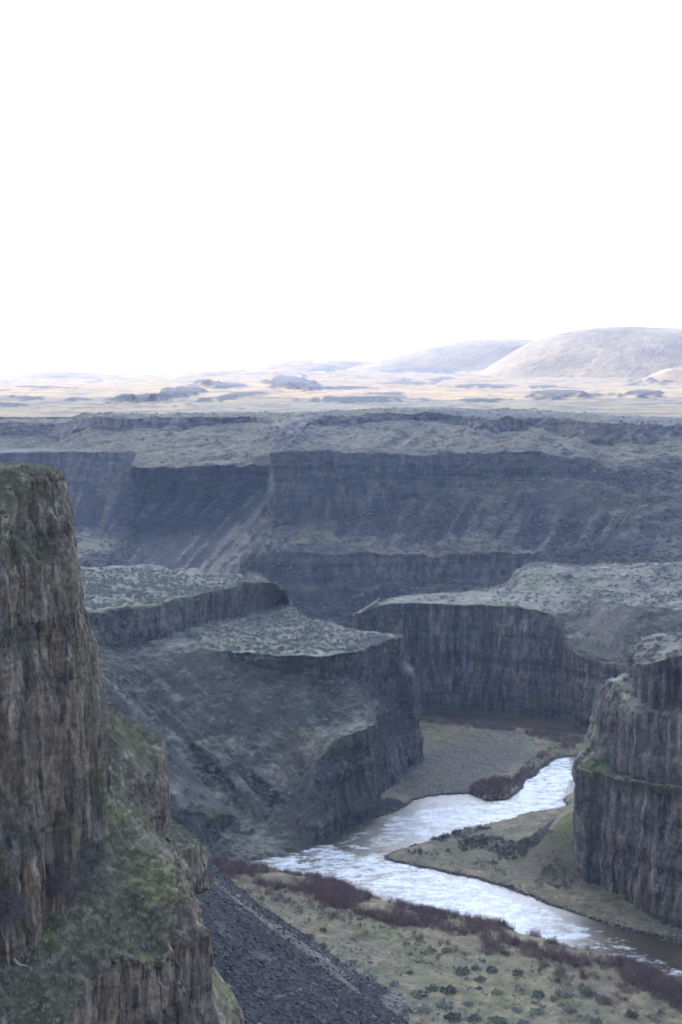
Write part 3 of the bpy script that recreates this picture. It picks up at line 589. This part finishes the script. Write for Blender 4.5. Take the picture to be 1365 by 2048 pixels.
def water_mat():
    m, t, b = NT('river_water'); pos = node(t, 'ShaderNodeNewGeometry').outputs['Position']
    n0 = noise(t, pos, .05, 3, .5, None, 3); at = node(t, 'ShaderNodeVertexColor', layer_name='zone'); sp_ = node(t, 'ShaderNodeSeparateColor'); t.links.new(at.outputs[0], sp_.inputs[0])
    t.links.new(ramp(t, n0, [(.4, (.07, .055, .032)), (.6, (.14, .10, .055))]), b.inputs['Base Color'])
    b.inputs['Roughness'].default_value = .10; b.inputs['IOR'].default_value = 1.33; b.inputs['Specular IOR Level'].default_value = .5
    w = noise(t, pos, .9, 6, .68, (1, 1.3, 1)); w2 = noise(t, pos, .22, 3, .6, (1.3, .8, 1), 40)
    h = mixc(t, .5, w, w2)
    bp = node(t, 'ShaderNodeBump'); bp.inputs['Strength'].default_value = .9; bp.inputs['Distance'].default_value = .5
    t.links.new(h, bp.inputs['Height']); t.links.new(bp.outputs[0], b.inputs['Normal'])
    # broken foamy water on the rapids, sky reflection painted in with its white
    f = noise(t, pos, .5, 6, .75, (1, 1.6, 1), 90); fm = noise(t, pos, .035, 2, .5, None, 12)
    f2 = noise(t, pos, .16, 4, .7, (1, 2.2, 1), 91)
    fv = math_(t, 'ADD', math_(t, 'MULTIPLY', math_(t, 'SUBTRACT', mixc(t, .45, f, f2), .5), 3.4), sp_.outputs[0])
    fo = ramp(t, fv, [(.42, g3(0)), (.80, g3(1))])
    foam_glare = node(t, 'ShaderNodeBsdfDiffuse'); foam_glare.inputs['Color'].default_value = (.75, .78, .80, 1)
    mxs = node(t, 'ShaderNodeMixShader'); t.links.new(math_(t, 'MULTIPLY', fo, .8), mxs.inputs[0]); t.links.new(b.outputs[0], mxs.inputs[1]); t.links.new(foam_glare.outputs[0], mxs.inputs[2])
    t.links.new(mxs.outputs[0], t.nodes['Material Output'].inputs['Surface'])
    return m
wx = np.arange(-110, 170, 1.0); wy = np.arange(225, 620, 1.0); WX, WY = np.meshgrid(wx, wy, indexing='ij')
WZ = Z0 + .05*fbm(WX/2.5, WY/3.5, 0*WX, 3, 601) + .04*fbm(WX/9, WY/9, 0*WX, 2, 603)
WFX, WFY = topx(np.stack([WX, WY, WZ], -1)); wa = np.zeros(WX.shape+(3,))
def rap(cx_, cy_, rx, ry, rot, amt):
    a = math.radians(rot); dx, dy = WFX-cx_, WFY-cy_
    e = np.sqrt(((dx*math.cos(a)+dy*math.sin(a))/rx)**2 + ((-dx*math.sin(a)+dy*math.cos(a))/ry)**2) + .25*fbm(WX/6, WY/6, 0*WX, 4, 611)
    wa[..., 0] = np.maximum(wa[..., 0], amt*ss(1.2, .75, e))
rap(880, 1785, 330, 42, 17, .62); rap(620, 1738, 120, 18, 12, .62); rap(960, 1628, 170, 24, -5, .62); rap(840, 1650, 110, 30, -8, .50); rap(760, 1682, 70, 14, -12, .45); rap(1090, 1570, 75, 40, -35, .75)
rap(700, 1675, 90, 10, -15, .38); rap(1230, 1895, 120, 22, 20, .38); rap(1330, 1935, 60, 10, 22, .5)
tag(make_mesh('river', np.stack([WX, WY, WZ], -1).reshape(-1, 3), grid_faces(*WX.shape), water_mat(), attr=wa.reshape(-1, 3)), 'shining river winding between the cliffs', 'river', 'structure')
# ------------------------------------------------------------------ plants, logs and boulders
def leaf_mat(name, a, b_, rough=.9):
    m, t, b = NT(name); oi = node(t, 'ShaderNodeObjectInfo'); at = node(t, 'ShaderNodeVertexColor', layer_name='zone')
    sp_ = node(t, 'ShaderNodeSeparateColor'); t.links.new(at.outputs[0], sp_.inputs[0])
    f = math_(t, 'FRACT', math_(t, 'ADD', sp_.outputs[0], oi.outputs['Random']))
    t.links.new(mixc(t, f, a, b_), b.inputs['Base Color']); return m
M_sage = leaf_mat('sage_leaf', (.15, .155, .13), (.34, .34, .29))
M_dark = leaf_mat('dark_brush', (.11, .11, .085), (.23, .225, .18))
M_will = leaf_mat('willow_stem', (.14, .098, .088), (.33, .215, .185))
M_tuft = leaf_mat('dry_tuft', (.13, .12, .07), (.46, .41, .29))
M_bare = leaf_mat('bare_twig', (.09, .075, .07), (.20, .16, .15))
M_rock = leaf_mat('boulder_rock', (.045, .042, .045), (.17, .16, .15))
M_grav = leaf_mat('gravel_stone', (.09, .086, .084), (.31, .285, .26))
M_point = leaf_mat('point_brush_twig', (.09, .08, .065), (.22, .19, .155))
M_wood = leaf_mat('dead_wood', (.22, .21, .20), (.42, .40, .37))

def clump(n, seed, leaf=.20, flat=.75):
    r = np.random.default_rng(seed); u = r.normal(size=(n, 3)); u /= np.linalg.norm(u, axis=1, keepdims=True); u[:, 2] = np.abs(u[:, 2])
    lob = 1+.28*np.sin(u[:, :1]*4+seed)*np.cos(u[:, 1:2]*5+seed*2)
    c = u*lob*(r.uniform(.45, 1, (n, 1))**.5)*[1, 1, flat]
    d = r.normal(size=(n, 3, 3))*leaf; V = (c[:, None]+d-d.mean(1, keepdims=True)).reshape(-1, 3); V[:, 2] = np.maximum(V[:, 2], -.12)
    return V, np.arange(3*n).reshape(-1, 3)
def stems(n, seed, spread=.55, w=.035, lean=.5):
    r = np.random.default_rng(seed); V = []
    for i in range(n):
        a = r.uniform(0, 6.28); b = np.array([math.cos(a), math.sin(a), 0])*r.uniform(0, spread)
        tip = b*r.uniform(1, 1.7) + [r.normal()*lean*.3, r.normal()*lean*.3, r.uniform(.6, 1.15)]
        k = r.normal(size=3); k[2] = 0; k /= np.linalg.norm(k); V += [b-k*w, b+k*w, tip+k*w*.2]
        f = r.uniform(.4, .85); m_ = b*(1-f)+tip*f; V += [m_, m_+k*w*.8, m_+(tip-m_)*.6+r.normal(size=3)*.16]
    return np.array(V), np.arange(6*n).reshape(-1, 3)
def rockmesh(seed):
    r = np.random.default_rng(seed); nu, nv = 9, 6
    a, e = np.meshgrid(np.linspace(0, 2*np.pi, nu), np.linspace(-.5, np.pi/2, nv), indexing='ij')
    d = np.stack([np.cos(a)*np.cos(e), np.sin(a)*np.cos(e), np.sin(e)], -1)
    q = 1+.45*np.round(fbm(d[..., 0]*1.3+seed, d[..., 1]*1.3, d[..., 2]*1.3, 2, seed)*3)/3
    V = d*q[..., None]*[1, .8, .65]; return V.reshape(-1, 3), grid_faces(nu, nv)
def merge(protos, pos, scl, rot):
    Vs, Fs, At, off = [], [], [], 0
    for i, (p, s, a) in enumerate(zip(pos, scl, rot)):
        V, F = protos[i % len(protos)]; c_, s_ = math.cos(a), math.sin(a)
        v = np.stack([V[:, 0]*c_-V[:, 1]*s_, V[:, 0]*s_+V[:, 1]*c_, V[:, 2]], 1)*s + p
        Vs.append(v); Fs.append(F+off); off += len(V)
        q = np.zeros((len(V), 3)); q[:, 0] = rng.uniform(); At.append(q)
    return np.concatenate(Vs), np.concatenate(Fs), np.concatenate(At)
def cells(key, cond):
    """pick points on a landform: returns positions and cell areas where cond(S) holds"""
    s = SURF[key]; G = s['G']; a = np.linalg.norm(np.cross(G[1:, :-1]-G[:-1, :-1], G[:-1, 1:]-G[:-1, :-1]), axis=2)
    ok = cond(s)[:-1, :-1]; return G[:-1, :-1][ok], a[ok]
def scatter(key, dens, cond, jitter=.5, clumpy=0.):
    Pp, A = cells(key, cond)
    if not len(Pp): return np.zeros((0, 3))
    if clumpy: A = A*np.clip(1+clumpy*fbm(Pp[:, 0]/9, Pp[:, 1]/9, 0*Pp[:, 0], 3, 801)*3, 0, 6)
    n = int(A.sum()*dens); i = rng.choice(len(Pp), n, p=A/A.sum())
    q = Pp[i]+np.c_[rng.uniform(-1, 1, (n, 2))*jitter*.5, np.zeros(n)]; return q
def box(s, x0, y0, x1, y1): return (s['px'] > x0) & (s['px'] < x1) & (s['py'] > y0) & (s['py'] < y1)
def ell(s, cx_, cy_, rx, ry, rot=0):
    a = math.radians(rot); dx, dy = s['px']-cx_, s['py']-cy_
    return ((dx*math.cos(a)+dy*math.sin(a))/rx)**2 + ((-dx*math.sin(a)+dy*math.cos(a))/ry)**2 < 1
view = lambda s: box(s, -40, 600, 1405, 2090)

SAGE = [clump(90, 900+i) for i in range(6)]; SAGE_S = [clump(34, 950+i, .30) for i in range(6)]
M_scree = leaf_mat('scree_rock', (.012, .012, .013), (.052, .042, .038))
WILL = [stems(30, 920+i, .6, .028) for i in range(5)]; TUFT = [stems(9, 930+i, .5, .09, .9) for i in range(5)]; ROCK = [rockmesh(940+i) for i in range(6)]
def stuff(name, label, protos, mat, pts, lo, hi, cat, sink=.1, rng_pow=1.6):
    pts = np.concatenate(pts) if isinstance(pts, list) else pts
    sc = lo+(hi-lo)*rng.uniform(0, 1, len(pts))**rng_pow
    p = pts.copy(); p[:, 2] -= sink*sc
    V, F, A = merge(protos, p, sc, rng.uniform(0, 6.28, len(pts)))
    return tag(make_mesh(name, V, F, mat, smooth=False, attr=A), label, cat, 'stuff')
mesa, gul = 'sage_mesa0', 'gully_slope0'
soft = lambda s, v=.35: view(s) & (s['rock'] < v)
far_pts = []
A_up = scatter(mesa, .34, lambda s: soft(s) & (s['vr'] > 1.05) & (s['vr'] < 1.97), clumpy=.3)
A_lo = scatter(mesa, .34, lambda s: soft(s) & (s['vr'] > 3.05) & (s['vr'] < 3.97) & (s['px'] > 370), clumpy=.3)
A_sl = scatter(mesa, .13, lambda s: view(s) & (s['rock'] < .6) & (s['vr'] > 5.0) & (s['vr'] < 7), clumpy=1.)
A_gu = scatter(gul, .13, lambda s: view(s) & (s['rock'] < .6), clumpy=1.)
A_te = scatter('sage_terrace0', .13, lambda s: soft(s, .8), clumpy=.8)
A_ho = scatter('horseshoe_cliff0', .09, lambda s: soft(s, .5) & (s['vr'] < 2), clumpy=.6)
A_ri = scatter('cliff_right0', .16, lambda s: soft(s, .6) & (s['vr'] < 6.5), clumpy=.6)
A_va = scatter('canyon_wall_left0', .045, lambda s: soft(s, .6) & box(s, 100, 1045, 290, 1135) & (s['vr'] > 2.8), clumpy=1.)
A_fw = scatter('canyon_wall_far0', .035, lambda s: soft(s, .7) & (s['vr'] > 2), clumpy=1.2)
A_fl = scatter('canyon_wall_left0', .012, lambda s: soft(s, .7) & (s['vr'] > 2), clumpy=1.2)
A_ub = scatter('upper_bench0', .004, lambda s: soft(s, .9), clumpy=1.4)
def split(pts, k):
    """the k points that show largest stay individuals"""
    if len(pts) <= k: return pts, pts[:0]
    i = np.argsort(pts[:, 1]+rng.uniform(0, 25, len(pts))); return pts[i[:k]], pts[i[k:]]
def make_thing(name, proto, mat, p, s, label, cat, group, sink=.1):
    o = bpy.data.objects.new(name, proto.data); COL.objects.link(o)
    o.location = (p[0], p[1], p[2]-sink*s); o.scale = (s*rng.uniform(.85, 1.2), s*rng.uniform(.85, 1.2), s*rng.uniform(.85, 1.1)); o.rotation_euler = (0, 0, rng.uniform(0, 6.28))
    return tag(o, label, cat, None, group)
def protos(name, shapes, mat, smooth=False):
    out = []
    for V, F in shapes:
        o = make_mesh(name, V, F, mat, smooth=smooth, attr=np.zeros((len(V), 3))); out.append(o); COL.objects.unlink(o)
    return out
class Pr: pass
P_sage = protos('sagebrush', [clump(230, 970+i, .13) for i in range(5)], M_sage); P_dark = protos('dark_shrub', [clump(230, 980+i, .13) for i in range(4)], M_dark)
P_will = protos('willow_shrub', [stems(60, 990+i, .5, .028) for i in range(4)], M_will); P_rock = protos('boulder', ROCK, M_rock)
def things(name, prs, pts, lo, hi, label, cat, group, sink=.1):
    for i, p in enumerate(pts): make_thing(name, prs[i % len(prs)], None, p, lo+(hi-lo)*rng.uniform()**1.5, label, cat, group, sink)
rest = []
for pts, k, lo, hi, lab, grp in [
  (A_sl, 55, .6, 1.4, 'grey-green sagebrush on the slope under the lower mesa bench', 'sagebrush on the mesa slope'),
  (A_gu, 30, .7, 1.5, 'grey sagebrush on the grassy slope left of the gully', 'sagebrush on the gully slope'),
  (A_lo, 55, .6, 1.15, 'pale sagebrush on the flat lower bench of the mesa', 'sagebrush on the lower mesa bench'),
  (A_up, 30, .6, 1.1, 'pale sagebrush on the flat upper bench of the mesa', 'sagebrush on the upper mesa bench'),
  (A_ri, 25, .5, 1.1, 'small grey sagebrush on a ledge of the right-hand cliff', 'sagebrush on the right cliff ledges'),
  (A_ho, 15, .6, 1.2, 'grey sagebrush on the slope beside the horseshoe cliff', 'sagebrush beside the horseshoe cliff')]:
    a_, b_ = split(pts, k); things('sagebrush', P_sage, a_, lo, hi, lab, 'shrub', grp); rest.append(b_)
stuff('sagebrush_cover', 'grey-green sagebrush covering the mesa tops and slopes', SAGE_S, M_sage, rest+[A_te], .35, 1.0, 'sagebrush')
stuff('distant_brush', 'dark brush dotted over the far canyon slopes', SAGE_S, M_dark, [A_va, A_fw, A_fl], .4, 1.5, 'brush')
stuff('rim_brush', 'brush scattered on the upper bench', SAGE_S, M_dark, A_ub, .5, 1.8, 'brush')
# shrubs standing apart on the river flat
fl = SURF['floor']; FG = fl['G']
def onfloor(px, py):
    x, y, z = P(px, py, Z0+1.6); i = int(np.clip(round((x-xs[0])/.62), 0, len(xs)-1)); j = int(np.clip(round((y-ys[0])/.62), 0, len(ys)-1)); return np.array([x, y, FG[i, j, 2]])
flat = [(984,1940,1.3),(962,1958,1.2),(923,1942,1.5),(1036,1948,1.3),(995,1984,1.1),(1077,1990,1.3),(1126,1986,1.6),(1173,1986,1.5),(1034,2018,1.1),(1077,2022,1.2),(935,2008,1.2),(899,1982,1.6),
 (894,1902,1.1),(790,1970,1.2),(1205,2004,1.5),(998,2044,1.4),(1191,2044,1.3),(1263,2032,1.3),(1047,2050,1.3),(948,2040,1.4),(867,1976,1.5),(648,1862,.9),(620,1874,1.2),(646,1894,1.1),(700,1926,1.4),
 (743,1956,1.5),(838,1990,1.6),(886,2010,1.8),(523,1800,.9),(705,1878,.6),(850,2020,1.8),(905,2036,1.6),(1140,2020,1.2),(1310,2040,1.2),(820,1945,.6),(1010,1905,.8)]
rows_ = {}
for f in flat: rows_.setdefault(int((f[1]-1795)//50), []).append(f)
ordn = 'leftmost second third fourth fifth sixth seventh eighth ninth tenth eleventh twelfth thirteenth fourteenth fifteenth'.split()
rown = ['upstream tip of the river flat', 'upper river flat beside the scree', 'middle of the river flat', 'lower middle of the river flat', 'bottom strip of the river flat']
k_ = 0
for r_, L in sorted(rows_.items()):
    L.sort()
    for i, (px_, py_, s_) in enumerate(L):
        dk = (k_*7) % 3 == 0; k_ += 1
        w_ = ('the only' if len(L) == 1 else ordn[i] + (' from the left' if i else ''))
        make_thing('dark_shrub' if dk else 'sagebrush', (P_dark if dk else P_sage)[k_ % 4], None, onfloor(px_, py_), s_*1.05,
                   f"{'dark' if dk else 'grey'} shrub on the {rown[min(r_, 4)]}, {w_}"[:110], 'shrub', 'shrubs on the near river flat')
# willows
fcond = lambda f: (lambda s: view(s) & (s['D'] > .3) & f(s))
near_strip = fcond(lambda s: (s['D'] < np.where(s['px'] < 1000, 14, 10)) & (s['py'] > 1722) & (((s['px'] < 1075) & (s['py'] > 1722+(s['px']-480)*.16+6)) | (s['py'] > 1885)) & ~box(s, 770, 1690, 1400, 1800) & ~ell(s, 1045, 1875, 45, 9, 20))
SURF['floor']['vr'] = FG[..., 2]; SURF['floor']['rock'] = 0*FG[..., 2]
w1 = scatter('floor', 1.2, near_strip, clumpy=.6)
w2 = scatter('floor', 1.0, fcond(lambda s: ell(s, 985, 1578, 50, 20, -8) | ell(s, 1100, 1512, 65, 14, -28) | ell(s, 1040, 1560, 40, 10, -50) | ell(s, 930, 1449, 100, 6, 6) | ell(s, 1110, 1475, 60, 8, 8)), clumpy=.4)
w3 = scatter('floor', .10, fcond(lambda s: box(s, 480, 1740, 1400, 2060) & (s['D'] < 22) & (s['py'] > 1740+(s['px']-480)*.25)), clumpy=1.5)
w4 = scatter('floor', .5, fcond(lambda s: ell(s, 1010, 1715, 150, 34, 22) | ell(s, 870, 1700, 60, 14, 0) | ell(s, 920, 1668, 60, 8, -10)), clumpy=1.2)
w5 = scatter('floor', .3, fcond(lambda s: ell(s, 450, 1735, 60, 22, 15)))
a_, b_ = split(w3, 35); things('willow_shrub', P_will, a_, 1.0, 2.0, 'bare reddish willow standing apart behind the thicket on the near bank', 'shrub', 'willows standing apart behind the thicket')
stuff('willow_thicket', 'reddish-brown bare willow thicket along the river banks', WILL, M_will, [w1, w5, b_], .8, 2.1, 'willows', rng_pow=1.2)
stuff('willow_patch', 'low reddish willows at the edge of the gravel bar', WILL, M_will, w2, .9, 1.7, 'willows')
stuff('point_brush', 'dark bare brush on the grassy point between the river channels', WILL+WILL+SAGE_S[:2], M_point, w4, .5, 1.3, 'brush')
# gravel and boulders
g1 = scatter('floor', 1.2, fcond(lambda s: ell(s, 930, 1530, 150, 62, -15)))
g2 = scatter('floor', 1.3, lambda s: view(s) & (s['D'] > -.8) & (s['D'] < 1.2))
g3_ = scatter('floor', .6, fcond(lambda s: (s['px'] > 1130) & (s['py'] > 1790) & (s['py'] < 1900) & (s['D'] < 14)))
stuff('gravel', 'grey river gravel and cobbles on the bar and banks', ROCK, M_grav, [g1, g2, g3_], .12, .5, 'gravel', sink=.2, rng_pow=2.5)
b1 = scatter('floor', .03, lambda s: view(s) & (s['D'] > -.5) & (s['D'] < 3)); b1 = b1[:45]
things('boulder', P_rock, b1, .5, 1.1, 'dark basalt boulder at the water edge', 'boulder', 'boulders at the water edge', .25)
w6 = scatter('floor', .05, fcond(lambda s: box(s, 480, 1780, 1400, 2080) & (s['D'] > 6)), clumpy=1.4)
stuff('flat_brush', 'small grey brush among the grass of the river flat', SAGE_S+WILL[:2], M_sage, w6, .2, .9, 'brush')
r1 = scatter('scree_fan0', 1.6, view)
r2 = scatter('scree_fan0', .05, view, clumpy=1.2)
stuff('scree_blocks', 'larger broken blocks lying on the talus fan', ROCK, M_rock, r2, .25, .8, 'rubble', sink=.25, rng_pow=2.2)
stuff('rubble', 'broken dark basalt blocks covering the talus fan', ROCK, M_scree, r1, .08, .40, 'rubble', sink=.25, rng_pow=2.6)
# tufts on the near ground
tcond = lambda s: view(s) & (s['rock'] < .55)
t1 = [scatter(k, d, tcond, clumpy=.5) for k, d in (('near_hillside0', 4.5), ('mossy_buttress0', 3.2), ('grassy_knoll0', 1.6), ('mossy_foot0', 2.), ('cliff_left0', 3.0))]
t2 = [scatter(k, d, lambda s: view(s) & (s['rock'] < .95) & (s['rock'] > .3), clumpy=.9) for k, d in (('near_hillside0', .8), ('cliff_left0', 1.2), ('mossy_buttress0', 1.))]
stuff('dry_grass', 'tufts of dry bunchgrass on the near slopes', TUFT, M_tuft, t1+t2, .18, .6, 'grass')
t3 = [scatter(k, d, tcond, clumpy=1.5) for k, d in (('near_hillside0', .10), ('mossy_buttress0', .18), ('grassy_knoll0', .3), ('cliff_left0', .35))]
stuff('low_brush', 'low grey brush on the near slopes', SAGE, M_sage, t3, .2, .6, 'brush')
f1 = scatter('floor', .25, fcond(lambda s: box(s, 480, 1640, 1400, 2080)), clumpy=.6)
stuff('flat_grass', 'pale bunchgrass on the river flat', TUFT, M_tuft, f1, .25, .6, 'grass')
# bare bushes under the near cliff
def bare_bush(px_, py_, Yd, s_, label):
    e = bpy.data.objects.new('bare_bush', None); COL.objects.link(e); e.location = P(px_, py_, Yd); tag(e, label, 'bush', None, 'bare bushes under the near cliff')
    r = np.random.default_rng(int(px_)); V, F = [], []
    for i in range(5):
        a = r.uniform(0, 6.28); b0 = np.array([.1*math.cos(a), .1*math.sin(a), -.4]); b1 = b0+[r.normal()*.25, r.normal()*.25, 1.3]
        for j in range(5):
            t0, t1_ = j/5*6.28, (j+1)/5*6.28; o0, o1 = [np.array([math.cos(q), math.sin(q), 0]) for q in (t0, t1_)]
            n = len(V); V += [b0+o0*.07, b0+o1*.07, b1+o1*.03, b1+o0*.03]; F.append([n, n+1, n+2, n+3])
    tk = make_mesh('trunk', np.array(V)*s_, F, M_wood if False else M_bare, e, attr=np.zeros((len(V), 3)))
    V = []
    for i in range(1500):
        d = r.normal(size=3); d /= np.linalg.norm(d); c = d*r.uniform(.3, 1)**.5*[1, 1, .8]+[0, 0, 1.2]; k = r.normal(size=3)*.012; t = (d+r.normal(size=3)*.5)*.3
        V += [c-k, c+k, c+t]
    V = np.array(V)*s_; A = np.zeros((len(V), 3)); A[:, 0] = np.repeat(r.uniform(size=len(V)//3), 3)
    make_mesh('crown', V, np.arange(len(V)).reshape(-1, 3), M_bare, e, smooth=False, attr=A)
bare_bush(143, 1800, 141, 1.9, 'round purplish bare bush at the middle foot of the near cliff')
bare_bush(108, 1795, 143, 1.2, 'smaller bare bush tucked against the near cliff beside the round one')
bare_bush(12, 1862, 133, 1.9, 'bare bush at the left foot of the near cliff, by the picture edge')
bare_bush(186, 1740, 150, 1.4, 'tall narrow bare bush on the grass right of the near cliff corner')
def log(p0, p1, r0, label, name='fallen_log'):
    a, b = np.array(P(*p0)), np.array(P(*p1)); n = 14; V = []; ax = (b-a)/np.linalg.norm(b-a); u = np.cross(ax, [0, 0, 1]); u /= np.linalg.norm(u); w = np.cross(u, ax)
    for i in range(n):
        t = i/(n-1); c = a*(1-t)+b*t+u*.12*math.sin(t*5)+w*.08*math.sin(t*9); rr = r0*(1-.6*t)*(1 if 0 < i < n-1 else .2)
        V += [c+(u*math.cos(q)+w*math.sin(q))*rr for q in np.linspace(0, 2*math.pi, 9)]
    tag(make_mesh(name, np.array(V), grid_faces(n, 9), M_wood, attr=np.zeros((len(V), 3))), label, 'log')
log((28,1918,128.5), (54,1936,127.5), .14, 'pale weathered log lying on the near hillside')
log((318,1962,141.), (338,1981,140.5), .07, 'thin bleached branch caught on the reddish rock drop', 'dead_branch')
# ------------------------------------------------------------------ cloud whose shadow lies on the canyon
def cloud():
    m, t, b = NT('cloud_white'); d = node(t, 'ShaderNodeBsdfDiffuse'); tr = node(t, 'ShaderNodeBsdfTranslucent')
    d.inputs['Color'].default_value = (.8, .8, .8, 1); tr.inputs['Color'].default_value = (.95, .95, .95, 1)
    mx_ = node(t, 'ShaderNodeMixShader'); mx_.inputs[0].default_value = .75
    t.links.new(d.outputs[0], mx_.inputs[1]); t.links.new(tr.outputs[0], mx_.inputs[2]); t.links.new(mx_.outputs[0], t.nodes['Material Output'].inputs['Surface'])
    hgt = 1100.; off = sdir[:2]/sdir[2]*hgt
    nu, nv = 120, 120
    a = np.linspace(0, 2*np.pi, nu); r = np.linspace(0, 1, nv)
    A, Rr = np.meshgrid(a, r, indexing='ij')
    wob = 1+.07*np.sin(3*A+1)+.05*np.sin(7*A)
    # footprint of the shadow on the ground, moved up along the sun's rays
    gx = 60 + Rr*wob*np.cos(A)*1200; gy = 440 + Rr*wob*np.sin(A)*1380
    x, y = gx+off[0], gy+off[1]
    th = np.sqrt(np.clip(1-Rr**2, 0, 1)); n = fbm(x/260, y/260, 0*x, 4, 701)
    V1 = np.stack([x, y, hgt - 25*th*(1+.5*n)], -1); V2 = np.stack([x, y, hgt + 150*th*(1+.7*n)], -1)
    V = np.concatenate([V1.reshape(-1, 3), V2.reshape(-1, 3)]); F = grid_faces(nu, nv)
    o = make_mesh('cloud', V, np.concatenate([F[:, ::-1], F+nu*nv]), m)
    tag(o, 'broad cloud over the canyon that keeps the sun off it', 'cloud', 'structure')
cloud()
# ------------------------------------------------------------------ haze
def haze():
    m = bpy.data.materials.new('haze_air'); m.use_nodes = True; t = m.node_tree; t.nodes.remove(t.nodes['Principled BSDF'])
    v = t.nodes.new('ShaderNodeVolumePrincipled'); v.inputs['Color'].default_value = (.54, .69, 1, 1); v.inputs['Density'].default_value = HAZE
    v.inputs['Anisotropy'].default_value = .2
    t.links.new(v.outputs[0], t.nodes['Material Output'].inputs['Volume'])
    x0, x1, y0, y1, z0, z1 = -9500, 9500, -400, 9000, -130, 260
    V = [(x, y, z) for z in (z0, z1) for y in (y0, y1) for x in (x0, x1)]
    F = [[0, 2, 3, 1], [4, 5, 7, 6], [0, 1, 5, 4], [2, 6, 7, 3], [0, 4, 6, 2], [1, 3, 7, 5]]
    o = make_mesh('haze', V, F, m, smooth=False); tag(o, 'thin bluish air between the canyon rim and the hills', 'haze', 'stuff')
HAZE = .000085
haze()
